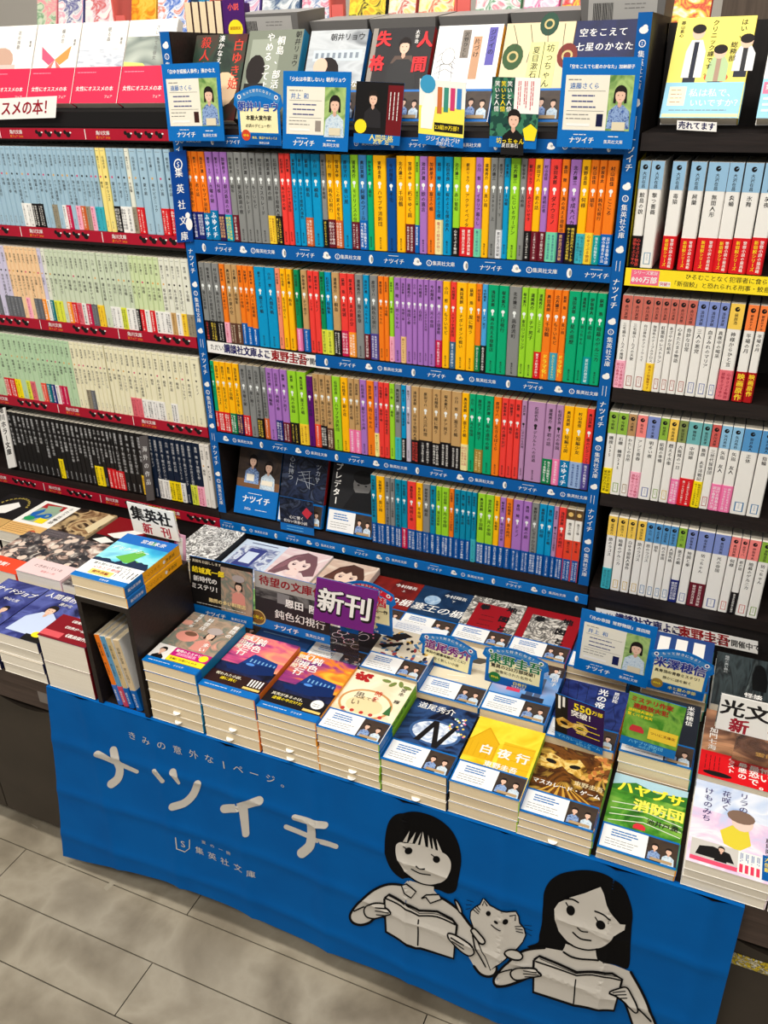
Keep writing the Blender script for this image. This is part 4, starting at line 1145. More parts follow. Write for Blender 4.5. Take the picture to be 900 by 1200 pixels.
def c_person_blue(F):
    F.rect(0, 0, 1, 1, art('cover_indigo', [(20, 24, 70), (50, 56, 120), (90, 100, 170), (24, 26, 64)], 16, 1.4, 4), 1)
    F.text('人間標的', .42, .88, .017, WHITE, 4, .02, res=2, gap=1.1); F.text('湊かなえ', .7, .76, .010, WHITE, 4, .02)
    F.poly([(.15, .1), (.8, .1), (.86, .44), (.62, .56), (.4, .54), (.2, .4)], M((196, 210, 236), .5), 3); person(F, .52, .60, .022, M((196, 210, 236), .5), 4, False)
    F.rect(.6, 0, 1, .12, BLACK, 4); F.ell(.80, .14, .011, YEL, 5, .008)


def c_sidejob(F):
    F.rect(0, 0, 1, 1, art('cover_indigo', [], 1), 1); F.text('サイドジョブ', .5, .78, .0165, WHITE, 3, .03, fit=.095, res=2, skew=.2); F.text('中山七里', .6, .62, .009, WHITE, 3, .02)
    person(F, .72, .42, .016, M((80, 90, 120), .5), 3, False)


def c_redband(F):
    F.rect(0, 0, 1, 1, art('cover_indigo', [], 1), 1); person(F, .45, .62, .030, M((190, 200, 220), .5), 2)
    F.rect(0, 0, 1, .44, M((130, 16, 30), .45), 7); F.text('《最後に待つもの》', .6, .36, .0095, WHITE, 8, .03, fit=.07); F.text('《世界が一変する》', .6, .24, .0095, WHITE, 8, .03, fit=.07); F.text('《最高傑作》', .7, .11, .0095, WHITE, 8, .03)
    F.rect(.0, .03, .42, .13, M((214, 84, 90), .45), 8)


def c_collage(seed):
    def f(F):
        F.rect(0, 0, 1, 1, art('cover_collage', [(232, 224, 210), (120, 112, 110), (40, 40, 46), (190, 160, 146), (236, 230, 218)], 26, 2, 4), 1)
        r = random.Random(seed)
        for k in range(7): F.ell(r.random() * .9 + .05, .35 + .6 * r.random(), .008, M((226, 206, 190), .5), 2, .009); F.ell(r.random() * .9 + .05, .35 + .6 * r.random(), .010, M((50, 48, 52), .5), 2, .007)
    return f


def c_artbook(F):
    F.rect(0, 0, 1, 1, WHITE, 1); F.rect(.14, .38, .72, .94, M((150, 170, 150), .5), 2); F.rect(.14, .80, .72, .94, M((176, 40, 46), .5), 3)
    F.poly([(.24, .88), (.62, .92), (.66, .74), (.4, .70)], M((150, 176, 150), .5), 4)
    F.poly([(.14, .62), (.3, .78), (.36, .70), (.3, .55), (.5, .66), (.55, .58), (.36, .46), (.2, .5)], M((30, 100, 180), .5), 4); F.ring(.56, .6, .012, .006, M((30, 100, 180), .5), 5)
    F.ell(.26, .46, .014, M((40, 150, 90), .5), 5, .010); F.rect(.48, .38, .72, .52, YEL, 5); F.text('うたう百物語', .86, .94, .0125, INK, 4, .01, True, 't')
    F.rect(0, 0, 1, .30, M((226, 180, 112), .5), 6); F.lines(.06, .26, .06, 5, .7, M((150, 100, 50), .5), 7, 3, thick=.0016); F.ell(.78, .12, .009, M((206, 90, 50), .5), 7)


def c_painting(F):
    F.rect(0, 0, 1, 1, art('cover_painting', [(40, 28, 22), (130, 96, 66), (206, 176, 130), (70, 50, 38), (30, 22, 20)], 18, 1.8, 5), 1); F.poly([(.72, .5), (.95, .4), (1, .95), (.8, .98)], M((224, 206, 166), .5), 2)
    F.rect(0, 0, 1, .30, M((92, 84, 88), .5), 3); F.lines(.06, .25, .06, 4, .5, M((150, 140, 140), .5), 4, 5)


def c_blackred(F):
    F.rect(0, 0, 1, 1, M((28, 22, 24), .5), 1); F.rect(0, .45, 1, 1, M((130, 16, 26), .5), 2); F.poly([(.25, .5), (.55, .66), (.9, .84), (.95, .7), (.7, .55), (.8, .48), (.5, .44)], WHITE, 3); F.poly([(.1, .3), (.3, .42), (.6, .34), (.4, .24)], WHITE, 3)


def c_blackarc(F):
    F.rect(0, 0, 1, 1, M((26, 24, 26), .5), 1)
    for k in range(12):
        a = math.pi * (.1 + .8 * k / 11); F.text('夢', .5 + .36 * math.cos(a), .62 + .30 * math.sin(a), .008, M((214, 190, 90), .5), 2, 0, rot=a - math.pi / 2)
    F.poly([(.1, .5), (.5, .8), (.7, .7), (.6, .45), (.3, .35)], WHITE, 2); F.rect(0, 0, 1, .3, M((206, 164, 100), .5), 3)


# ------------------------------------------------------------------ stacks of paperbacks on the tables
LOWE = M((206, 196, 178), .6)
SLIP = M((246, 244, 238), .6)


def stack(x, y0, ztop, n, spine, fart, obi, desc, where, Wd=BW, Hd=0.147, slips=0, zbase=TZ, pm=None, edge=None, T=None, seed=0):
    r = random.Random(seed * 31 + n)
    T = T or (ztop - zbase - 0.0006) / n
    z = ztop - T - 0.0
    for k in range(n):
        dx = 0 if k == 0 else r.uniform(-.0016, .0016); dy = 0 if k == 0 else r.uniform(-.0004, .003)
        o = obi if (obi and (k == 0 or obi[3])) else None
        if k and obi: o = (obi[0], obi[1], obi[2], None, obi[4]) if k < 2 else None
        sp = spine[0] if isinstance(spine, tuple) else spine
        sart = spine[1] if (isinstance(spine, tuple) and k == 0) else None
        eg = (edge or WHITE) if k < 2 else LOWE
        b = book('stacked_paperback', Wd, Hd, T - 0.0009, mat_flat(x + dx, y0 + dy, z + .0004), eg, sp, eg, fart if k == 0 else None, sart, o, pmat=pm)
        if k == 0:
            lab = '%s, %s' % (desc, where)
        else:
            lab = 'copy %s from top in pile under %s' % (ordinal(k + 1), desc)
        tagit(b, lab, 'book', 'piled copies of the ' + desc)
        if slips and k >= n - slips:
            m = MB(); F = Face(m, (0, 0, T * .5), (1, 0, 0), (0, -1, 0), (0, 0, 1), Wd, .008)
            F.mb = m
            c = Wd * (.45 + .12 * r.random())
            pts = [(c - .007, .0006, T * .45), (c + .007, .0006, T * .45), (c + .0055, -.0035, T * .44), (c + .002, -.0058, T * .43), (c - .002, -.0058, T * .43), (c - .0055, -.0035, T * .44)]
            m.poly(pts, SLIP); m.poly([(p[0], p[1], p[2] + .0003) for p in reversed(pts)], SLIP)
            m.build('order_slip', b)
        z -= T


YF, Y2, Y3 = -0.507, -0.353, -0.168
bm = BLUEB
fo = lambda s, tc=(30, 110, 180): (0.047, bm, bm, fair_obi(tc, s), None)
bb = (0.0145, bm, bm, lambda F: (F.text('ナツイチ', .64, .5, .0048, WHITE, 1, .02), F.lines(.08, .5, .5, 1, .4, WHITE, 1, 2, thick=.001)), None)
sp_l = lambda t, c=INK: (lambda F: (F.text(t, .5, .56, F.w * .5, c, 1, .01, True, fit=.07)))
TEALS = M((30, 130, 176), .45)
stack(.1845, YF, .0125, 6, TEALS, c_restaurant, bb, 'painted cover with woman in grey cap', 'front row beside dark riser', slips=2, edge=BLUEB, seed=1)
stack(.2905, YF, -.004, 5, M((234, 120, 40), .45), c_donshoku([(60, 30, 90), (206, 80, 130), (240, 130, 120), (250, 170, 120)], 'cover_pink_sky', False), bb, 'pink-sky cover with dark ship', 'front row', slips=2, edge=BLUEB, seed=2)
stack(.3965, YF, -.0135, 6, (M((246, 160, 40), .45), None), c_donshoku([(70, 36, 110), (160, 60, 120), (240, 130, 40), (252, 196, 60)], 'cover_orange_sky', True), bb, 'orange-cloud cover with dark ship', 'front row', slips=2, edge=BLUEB, seed=3)
stack(.5005, YF, -.0195, 6, (M((136, 196, 40), .45), sp_l('宮本輝　時を思いだす')), c_omoide, fo(1), 'cream dinner-plate cover with green spine', 'front row', slips=2, edge=BLUEB, seed=4)
stack(.606, YF, -.045, 4, M((20, 26, 46), .45), c_n, fo(2), 'nebula cover with big black letter N', 'front row', slips=1, edge=BLUEB, seed=5)
stack(.7125, YF, -.0485, 3, (M((170, 206, 60), .45), None), c_byakuya, fo(3), 'bright yellow cover with white title', 'front row', edge=BLUEB, seed=6)
stack(.8155, YF, -.0645, 3, M((120, 170, 60), .45), c_masq, fo(4), 'dark cover with golden mask', 'front row', slips=1, edge=BLUEB, seed=7)
stack(.926, YF, -.0865, 2, M((250, 170, 30), .45), c_hayabusa, fo(5), 'green-field cover with yellow title', 'front row right end', T=.0124, seed=8, edge=BLUEB)
stack(1.0375, YF, -.061, 3, M((240, 220, 226), .45), c_lila, None, 'lilac cover with child in yellow', 'front right corner', Hd=.152, pm=PAGEW, seed=9)
# second row
stack(.1845, Y2 + .004, -.030, 4, BLUE, c_tree, fo(11), 'green hill cover', 'behind the standing woman-in-cap card', seed=10)
stack(.2905, Y2 + .004, -.026, 4, BLUE, c_bluetext, None, 'dark blue cover with pale lettering', 'behind the pink-sky pile', seed=11)
stack(.396, Y2, -.028, 5, BLUE, c_dark, fo(12), 'black cover with small pale rings', 'below the purple sign', seed=12)
stack(.5005, Y2, -.020, 5, BLUE, c_coffee, fo(13), 'pale cover of tiny coloured figures', 'second row beside the purple-lettered card', seed=13)
stack(.603, Y2, -.040, 4, BLUE, c_bird, fo(14), 'beige cover with grey bird', 'second row behind nebula pile', seed=14, edge=BLUEB)
stack(.7085, Y2, -.040, 4, BLUE, c_tokyo, fo(15), 'blue sky cover with towers', 'second row behind yellow pile', seed=15, edge=BLUEB)
stack(.8145, Y2, -.058, 3, (M((246, 160, 40), .45), None), c_hikari, fo(16), 'cracked deep blue cover', 'second row below the woman-portrait card', seed=16)
stack(.925, Y2, -.050, 3, (M((60, 140, 110), .45), None), c_yone, fo(17), 'charcoal cover with green spine', 'second row behind green-field pile', seed=17)
stack(1.0375, Y2 + .008, -.0605, 3, M((30, 26, 26), .45), c_kamon, None, 'dusk cover with red band', 'second row below the black lettered sign', Hd=.152, pm=PAGEW, seed=18)
# back row
stack(-.028, Y3, -.028, 4, BLACK, c_manga_bw, None, 'black-and-white ink comic cover', 'back row next to riser', seed=20)
stack(.0785, Y3, -.042, 4, M((190, 206, 226), .5), c_manga_blue, None, 'pale blue train cover', 'back row', seed=21)
stack(.1825, Y3, -.040, 4, M((240, 232, 226), .5), c_girl((120, 84, 90), (240, 214, 206), [(240, 226, 222), (226, 196, 196), (246, 240, 236)], 'cover_rose'), None, 'pale rose cover with long-haired girl', 'back row', seed=22, edge=WHITE)
stack(.2875, Y3, -.045, 4, M((236, 226, 210), .5), c_girl((80, 50, 40), (236, 206, 186), [(226, 206, 186), (206, 176, 156), (240, 228, 210)], 'cover_sepia'), None, 'sepia cover with dark-haired girl', 'back row', seed=23, edge=WHITE)
stack(.3855, Y3, -.062, 3, BLUE, c_tate([(60, 14, 14), (140, 34, 24), (90, 20, 18)], 'cover_fire', '楯', False), fo(24), 'dark red cover with white brush title', 'back row', seed=24)
stack(.489, Y3, -.062, 3, M((16, 34, 60), .5), c_tate([(10, 20, 40), (30, 60, 96), (14, 30, 56)], 'cover_moonnight', '楯', True), fo(25), 'night cover with blue moon', 'back row', seed=25)
stack(.594, Y3, -.060, 3, M((200, 194, 184), .5), c_chizu(True, 0, 'm', 0), fo(26), 'ink-map cover with red centre', 'back row', seed=26)
stack(.700, Y3, -.060, 3, M((150, 18, 26), .5), c_chizu(False, 0, 'm', 0), fo(27), 'red cover with ink-map centre', 'back row', seed=27)
stack(.806, Y3 + .006, -.066, 3, BLUE, c_bluetext, fo(28), 'plain dark blue cover', 'back row behind the woman-portrait card', seed=28)


def c_windows(F):
    F.rect(0, 0, 1, 1, M((40, 70, 130), .5), 1)
    for k in range(3): F.rect(.12 + .28 * k, .6, .30 + .28 * k, .92, WHITE, 2); F.line([(.0, .5 - .05 * k), (1, .42 - .05 * k)], .0018, M((140, 170, 206), .5), 2)


stack(.931, Y3, -.052, 3, M((60, 140, 110), .5), c_windows, fo(29), 'blue cover with white windows', 'back row behind the navy-lettered card', seed=29)
stack(1.0415, Y3 - .010, -.060, 3, M((220, 90, 40), .5), c_kuro, None, 'grey forest cover with dark figure', 'back row right end', pm=PAGEW, seed=30)
stack(1.1432, YF, -.075, 2, M((110, 170, 60), .5), c_tree, None, 'pale green cover', 'front row beyond the lilac pile', seed=31, Wd=.106)
# left table
art('cover_indigo', [(20, 24, 70), (50, 56, 120), (90, 100, 170), (24, 26, 64)], 16, 1.4, 4)
stack(-.0385, YF, .002, 2, M((120, 14, 26), .45), c_redband, None, 'thick book with dark red band', 'front row left of dark riser', pm=PAGEW, seed=40, edge=M((120, 14, 26), .45))
stack(-.148, YF, -.020, 4, M((24, 26, 64), .45), c_person_blue, None, 'indigo cover with man in white shirt', 'front row left table', pm=PAGEW, seed=41)
stack(-.257, YF, -.022, 4, M((24, 26, 64), .45), c_sidejob, None, 'indigo cover with slanted white title', 'front row left edge', pm=PAGEW, seed=42)
PKB = M((240, 208, 208), .5)
pink_obi = (.050, PKB, PKB, lambda F: (F.text('ときめいている', .5, .6, .0105, INK, 1, 0, res=2, fit=.07), F.text('青春の一冊', .6, .3, .007, M((200, 90, 90), .5), 1, 0)), None)
RO = M((236, 76, 46), .5)
red_obi = (.046, RO, RO, lambda F: F.text('絶賛！', .5, .5, .014, WHITE, 1, .03, fit=.08), None)
stack(-.2365, Y2 - .004, .0, 3, PKB, c_collage(1), pink_obi, 'grey collage cover with pale pink band', 'second row left table', Wd=.112, pm=PAGEW, seed=43)
stack(-.1225, Y2 - .004, -.004, 3, M((70, 60, 66), .5), c_collage(2), None, 'grey collage cover without band', 'second row left of riser', Wd=.106, pm=PAGEW, seed=44)
stack(-.3465, Y2 - .004, -.012, 3, RO, c_collage(3), red_obi, 'grey collage cover with red-orange band', 'second row left edge', Wd=.107, pm=PAGEW, seed=45)
stack(-.3455, Y3 - .036, -.032, 3, M((196, 176, 140), .5), c_painting, None, 'brown painting cover with grey band', 'back row left table', Hd=.15, pm=PAGEW, seed=46)
stack(-.451, Y3 - .036, -.033, 3, WHITE, c_artbook, None, 'white cover with coloured cut-out shapes', 'back row left table', Hd=.15, pm=PAGEW, seed=47)
stack(-.557, Y3 - .036, -.033, 3, BLACK, c_blackarc, None, 'black cover with arc of yellow writing', 'back row left edge', Hd=.15, pm=PAGEW, seed=48)
stack(-.2385, Y3 - .03, -.036, 3, M((130, 16, 26), .5), c_blackred, None, 'black and red cover with white bird shapes', 'back row beside the painting cover', pm=PAGEW, seed=49)

# ------------------------------------------------------------------ riser box with books
t = bpy.data.objects.new('book_riser', None); COL.objects.link(t); t.location = (.118, -.43, TZ)
tagit(t, 'dark wooden riser box open at the front between the two table displays', 'riser')
bpy.context.view_layer.update()


def rpart(nm, a, b):
    m = MB(); m.box(a, b, WOOD); o = m.build(nm); o.parent = t; o.matrix_parent_inverse = t.matrix_world.inverted()


RX0, RX1, RY1 = .0715, .1795, -.352
rpart('side_panel', (RX0, -.508, TZ + .0004), (RX0 + .009, RY1, .1005)); rpart('side_panel', (RX1 - .009, -.508, TZ + .0004), (RX1, RY1, .1005)); rpart('top_panel', (RX0 - .001, -.509, .1008), (RX1 + .001, RY1, .110)); rpart('back_panel', (RX0 + .0094, RY1 - .009, TZ + .0004), (RX1 - .0094, RY1 - .0004, .1004))
am = M((248, 176, 24), .45)


def sp_dem(F):
    F.text('宮島未奈', .5, .90, F.w * .4, INK, 1, 0, True, 't'); F.ell(.5, .70, F.w * .16, WHITE, 1); F.text('デモクラシー', .5, .62, F.w * .42, M((180, 110, 20), .5), 1, .0, True, 't')


dobi = (.0125, bm, bm, None, None)
for k, (zz, lab) in enumerate(((.1306, 'upper of two aqua-cover books on the dark riser'), (.1104, 'lower of two aqua-cover books on the dark riser'))):
    b = book('stacked_paperback', .106, .143, .0196, mat_flat(.072 + .0006 * k, -.509 + .001 * k, zz), WHITE, am, WHITE, c_democracy if k == 0 else None, sp_dem,
             (.052, M((236, 238, 236), .45), bm, (lambda F: None), lambda F: F.text('集英社文庫', .5, .5, F.w * .4, WHITE, 1, .02, True)) if False else None)
    m = MB(); shell(m, .106, .0002, .045, .0196, .0002, .0005, bm if k else M((236, 238, 236), .45), bm, bm)
    if k == 0:
        F = Face(m, (0, 0, .0196 + .0005), (1, 0, 0), (0, 1, 0), (0, 0, 1), .106, .045)
        F.text('誰も知らない夏だった', .46, .80, .0085, INK, 1, .02, fit=.078); F.text('心おどる青春の物語', .44, .58, .008, M((206, 70, 60), .5), 1, .02, fit=.075)
        F.rect(.18, .27, .62, .47, M((246, 206, 110), .5), 1); F.text('初の文庫化', .4, .37, .0068, M((120, 40, 20), .5), 2, .03); F.lines(.9, .66, .97, 5, .5, INK, 1, 6, True, thick=.0011)
        F.rect(0, 0, 1, .2, BLUEB, 2); F.text('ナツイチ', .6, .1, .0045, WHITE, 3, .02)
    G = Face(m, (.106 + .0005, 0, .0196), (0, 0, -1), (0, 1, 0), (1, 0, 0), .0196, .045); G.text('集英社文庫', .5, .5, .0062, WHITE, 1, .01, True)
    o = m.build('paper_band'); o.parent = b; o.matrix_parent_inverse = Matrix.Identity(4)
    tagit(b, lab, 'book')
# leaning paperbacks inside the riser, spines to the front
for k, (xb, c, oc, nm) in enumerate(((.1085, (240, 122, 24), (60, 110, 190), 'orange'), (.1205, (90, 150, 190), (200, 70, 90), 'blue'), (.1325, (206, 180, 130), (0, 96, 176), 'beige'), (.1495, (214, 190, 150), (0, 96, 176), 'tan'))):
    T = .0105 if k < 3 else .0125
    mm = Matrix.Translation((xb + .008, -.500, TZ + .0018)) @ Matrix.Rotation(math.radians(-9), 4, 'Y') @ Matrix(((0, 0, -1, 0), (-1, 0, 0, BW), (0, 1, 0, 0), (0, 0, 0, 1)))
    om = M(oc, .45)
    b = book('leaning_paperback', BW, .143, T, mm, WHITE, M(c, .45), WHITE, None, lambda F: (F.text('短編小説選', .5, .9, F.w * .5, INK, 1, 0, True, 't'), F.text('旅の名残り', .5, .62, F.w * .5, INK, 1, 0, True, 't')), (.042, om, om, None, lambda F: F.text('集英社文庫', .5, .5, F.w * .45, WHITE, 1, 0, True)))
    tagit(b, 'leaning %s-spined paperback inside the dark riser box' % nm, 'book', 'paperbacks inside the riser box')

# ------------------------------------------------------------------ blue cloth banner
BY = -0.5105
HEM = [(-.106, -.559), (-.04, -.546), (.043, -.526), (.153, -.512), (.29, -.515), (.386, -.525), (.52, -.530), (.645, -.518), (.713, -.526), (.763, -.530), (.833, -.528), (.95, -.532), (1.04, -.536), (1.125, -.540)]


def hem(x):
    for (a, za), (b, zb) in zip(HEM, HEM[1:]):
        if x <= b: return za + (zb - za) * max(0, (x - a)) / (b - a)
    return HEM[-1][1]


def fold(x, z):
    # soft fold lines of cloth that was packed folded, and a slightly flared hem
    q = 0.0
    for fx in (.035, .18, .335, .49, .645, .80, .955, 1.08):
        d = abs(x - fx - .02 * (TZ - z)); q += .0042 * math.exp(-d / .012)
    for fz in (-.235, -.365, -.485):
        d = abs(z - fz - .012 * math.sin(x * 5)); q += .0032 * math.exp(-d / .011)
    q += .0035 * math.sin(x * 9.0 + 1.3) * max(0.0, (TZ - z)) / .42
    q += .012 * max(0.0, (TZ - z) / .43) ** 2
    if z > -.17: q += .0022 * math.sin(x * 60) * (z + .17) / .06 * 0.6
    return q


CLOTH = noise_mat('blue_cloth', (0, 88, 162), (0, 94, 170), (3, 3, 3), .7, 4, 0, .08)
NX, NZ = 150, 48
m = MB()
G = []
for j in range(NZ + 1):
    t = j / NZ
    row = []
    for i in range(NX + 1):
        s_ = i / NX
        xt = -.046 + (1.118 + .046) * s_; xb = -.106 + (1.123 + .106) * s_
        x = xt + (xb - xt) * t; z = (TZ - .0006) + (hem(xb) - TZ) * t
        row.append((x, BY - fold(x, z), z))
    G.append(row)
vs = [p for r_ in G for p in r_]
vs2 = [(x, y + .0012, z) for x, y, z in vs]
w_ = NX + 1
fs = [(j * w_ + i, (j + 1) * w_ + i, (j + 1) * w_ + i + 1, j * w_ + i + 1) for j in range(NZ) for i in range(NX)]
m.tris(vs, fs, CLOTH); m.tris(vs2, [tuple(reversed(f)) for f in fs], CLOTH)
# taped edge lying back over the table edge
m.tris([G[0][0], G[0][-1], (G[0][-1][0], -.5012, TZ - .0003), (G[0][0][0], -.5012, TZ - .0003)], [(0, 1, 2, 3)], CLOTH)
banner = m.build('cloth_banner', smooth=True)
tagit(banner, 'blue cloth banner with white lettering and line drawing of two readers and a cat', 'banner')


def split(tri, L, out):
    a, b, c = tri
    e = [(b - a).length, (c - b).length, (a - c).length]
    k = e.index(max(e))
    if e[k] < L: out.append(tri); return
    if k == 0: d = (a + b) / 2; split((a, d, c), L, out); split((d, b, c), L, out)
    elif k == 1: d = (b + c) / 2; split((a, b, d), L, out); split((a, d, c), L, out)
    else: d = (c + a) / 2; split((a, b, d), L, out); split((d, b, c), L, out)


class Drape:
    def __init__(s): s.mb = MB()

    def tri2(s, pts, faces, mat, l):
        out = []
        for f in faces: split(tuple(pts[i] for i in f), .012, out)
        v = []; ff = []
        for t_ in out:
            ff.append((len(v), len(v) + 1, len(v) + 2))
            for p in t_: v.append((p.x, BY - fold(p.x, p.y) - .0004 * l - .0004, p.y))
        s.mb.tris(v, ff, mat)

    def poly(s, pts, mat, l):
        P = [Vector((p[0], p[1])) for p in pts]
        s.tri2(P, tessellate_polygon([[Vector((p.x, p.y, 0)) for p in P]]), mat, l)

    def build(s, name, par):
        o = s.mb.build(name, par, smooth=True); return o


def px(p, c):
    v = aty(c[0] + p[0] / c[2], c[1] + p[1] / c[2], BY - .004); return Vector((v.x, v.z))


def smooth(pts, closed=True, n=4):
    # Catmull-Rom through the points
    P = [Vector(p) for p in pts]; out = []
    N = len(P)
    rng = range(N) if closed else range(N - 1)
    for i in rng:
        p0 = P[(i - 1) % N] if closed or i > 0 else P[i]; p1 = P[i]; p2 = P[(i + 1) % N]; p3 = P[(i + 2) % N] if closed or i + 2 < N else p2
        for k in range(n):
            t = k / n
            out.append(.5 * ((2 * p1) + (p2 - p0) * t + (2 * p0 - 5 * p1 + 4 * p2 - p3) * t * t + (3 * p1 - p0 - 3 * p2 + p3) * t ** 3))
    if not closed: out.append(P[-1])
    return out


def area(D, pts, c, mat, l, sm=True):
    q = smooth(pts) if sm else [Vector(p) for p in pts]
    D.poly([px(p, c) for p in q], mat, l)


def stroke(D, pts, c, wd, mat, l, sm=True, closed=False, wend=None):
    q = smooth(pts, closed) if sm else [Vector(p) for p in pts]
    if closed: q = q + [q[0]]
    n = len(q); wend = wd if wend is None else wend
    L, Rr = [], []
    for i, p in enumerate(q):
        a = q[max(0, i - 1)]; b = q[min(n - 1, i + 1)]
        d = (b - a)
        if d.length < 1e-6: d = Vector((1, 0))
        d.normalize(); nn = Vector((-d.y, d.x)) * (wd + (wend - wd) * i / max(1, n - 1)) / 2
        L.append(p + nn); Rr.append(p - nn)
    P = [px(p, c) for p in L + Rr]
    D.tri2(P, [(i, i + 1, n + i) for i in range(n - 1)] + [(i + 1, n + i + 1, n + i) for i in range(n - 1)], mat, l)
    if not closed:
        for p, w2 in ((q[0], wd), (q[-1], wend)): disc(D, p, c, w2 / 2, mat, l)


def disc(D, p, c, r, mat, l, ry=None, rot=0):
    ry = ry or r
    pts = []
    for k in range(14):
        a = 2 * math.pi * k / 14; x, y = r * math.cos(a), ry * math.sin(a)
        pts.append(px((p[0] + x * math.cos(rot) - y * math.sin(rot), p[1] + x * math.sin(rot) + y * math.cos(rot)), c))
    D.poly(pts, mat, l)


BC = M((206, 200, 190), .6, .1); BK = M((12, 11, 12), .7, .08)
c1 = (400, 930, 5.294); c2 = (520, 1030, 6.923); c3 = (580, 1000, 4.286); c4 = (100, 840, 5.625); c5 = (240, 900, 5.0); c0 = (40, 780, 2.25)
# lettering
D = Drape()
stroke(D, [(85, 240), (180, 290)], c4, 42, BC, 1, False, wend=36); stroke(D, [(180, 290), (338, 363)], c4, 36, BC, 1, False, wend=26)
stroke(D, [(183, 222), (205, 290), (226, 345), (215, 405), (175, 440)], c4, 48, BC, 1, wend=54)
stroke(D, [(462, 357), (512, 422)], c4, 40, BC, 1, False, wend=24); stroke(D, [(575, 366), (612, 440)], c4, 44, BC, 1, False, wend=20)
stroke(D, [(738, 446), (705, 520), (650, 572), (577, 592)], c4, 50, BC, 1)
stroke(D, [(110, 245), (200, 230), (315, 196)], c5, 50, BC, 1); stroke(D, [(222, 230), (240, 388)], c5, 50, BC, 1, False, wend=38)
stroke(D, [(525, 293), (704, 336)], c5, 36, BC, 1, False); stroke(D, [(472, 352), (766, 464)], c5, 29, BC, 1, False)
stroke(D, [(625, 330), (624, 400), (612, 460), (566, 503)], c5, 54, BC, 1, wend=58)


def bchar(ch, p, c, size, rot=0.0):
    ctr = px(p, c); vs_, fs_, adv = glyph(ch, 0.0, 2)
    ox = adv / 2 if adv < 1 else .5
    D.tri2([Vector((ctr.x + (x - ox) * size, ctr.y + (y - GCY) * size)) for x, y in vs_], [t for f in fs_ for t in ([f] if len(f) == 3 else [(f[0], f[i], f[i + 1]) for i in range(1, len(f) - 1)])], BC, 1)


for ch, p in zip('きみの意外な', [(302, 132), (394, 164), (496, 195), (600, 228), (706, 258), (808, 288)]): bchar(ch, p, c4, .0195)
for ch, p in zip('1ペー ジ。', [(496, 263), (536, 275), (577, 290), (577, 290), (620, 303), (660, 318)]):
    if ch != ' ': bchar(ch, p, c0, .0195 if ch != '1' else .024)
for ch, p in zip('集英社文庫', [(437, 487), (470, 502), (503, 517), (538, 532), (573, 548)]): bchar(ch, p, c0, .0185)
for ch, p in zip('夏の一冊', [(448, 465), (470, 475), (492, 485), (512, 494)]): bchar(ch, p, c0, .0095)
stroke(D, [(376, 450), (380, 478), (400, 488), (411, 480), (411, 458)], c0, 2.4, BC, 1, False); bchar('S', (395, 468), c0, .022)
D.build('lettering', banner)
# first reader, bob hair
D = Drape()
area(D, [(400, 115), (330, 138), (287, 190), (268, 280), (270, 365), (288, 435), (325, 490), (378, 522), (420, 515), (560, 585), (610, 600), (660, 620), (700, 610), (718, 580), (730, 510), (741, 430), (735, 365), (715, 300), (680, 240), (620, 185), (550, 145), (470, 118)], c1, BK, 1)
body = [(385, 558), (290, 560), (205, 593), (130, 650), (80, 705), (58, 750), (76, 787), (125, 802), (180, 788), (215, 762), (275, 755), (290, 840), (480, 930), (705, 1000), (715, 925), (790, 985), (830, 1050), (870, 1095), (920, 1110), (960, 1092), (972, 1045), (930, 955), (860, 870), (800, 805), (730, 718), (660, 665), (615, 640), (575, 600), (500, 640), (415, 530)]
area(D, body, c1, BC, 2, False)
stroke(D, body[:12], c1, 15, BK, 3); stroke(D, body[16:27], c1, 15, BK, 3)
area(D, [(425, 530), (500, 560), (575, 575), (575, 612), (500, 652), (465, 600), (415, 562)], c1, BC, 3, False)
area(D, [(340, 320), (362, 300), (395, 298), (500, 325), (620, 366), (660, 393), (679, 432), (675, 480), (650, 525), (610, 552), (560, 562), (500, 551), (450, 522), (400, 470), (360, 412), (340, 365)], c1, BC, 4)
stroke(D, [(395, 470), (450, 524), (500, 553), (560, 564), (612, 553)], c1, 8, BK, 5)
for s_ in ([(425, 228), (385, 290), (410, 295)], [(462, 238), (418, 300), (442, 305)], [(495, 242), (455, 314), (474, 320)], [(505, 238), (488, 328), (522, 332)], [(538, 258), (538, 348), (559, 350)], [(563, 276), (568, 350), (586, 355)], [(588, 284), (600, 360), (626, 368)]): area(D, s_, c1, BC, 5, False)
for p, r_ in (((421, 348), 23), ((590, 408), 23)): disc(D, p, c1, r_, BK, 5, 20, .5)
stroke(D, [(388, 320), (412, 338)], c1, 6, BK, 5, False); stroke(D, [(558, 378), (582, 396)], c1, 6, BK, 5, False)
stroke(D, [(470, 440), (490, 456), (520, 458)], c1, 8, BK, 5); stroke(D, [(440, 458), (490, 488), (555, 498)], c1, 8, BK, 5)
for poly_ in ([(378, 558), (410, 545), (468, 600), (438, 634), (398, 602)], [(500, 642), (528, 622), (608, 620), (622, 650), (555, 672), (528, 636)]):
    area(D, poly_, c1, BC, 4, False); stroke(D, poly_, c1, 9, BK, 5, False, True)
book1 = [(272, 640), (300, 616), (400, 660), (490, 712), (600, 720), (690, 765), (722, 803), (705, 1000), (500, 935), (470, 932), (285, 838)]
area(D, book1, c1, BC, 5, False); stroke(D, book1, c1, 14, BK, 6, False, True)
stroke(D, [(487, 765), (485, 915)], c1, 9, BK, 6, False); stroke(D, [(280, 640), (380, 680), (488, 742)], c1, 9, BK, 6); stroke(D, [(488, 742), (600, 752), (712, 800)], c1, 9, BK, 6); stroke(D, [(300, 625), (400, 670), (488, 726)], c1, 4, BK, 6); stroke(D, [(488, 728), (600, 736), (700, 780)], c1, 4, BK, 6)
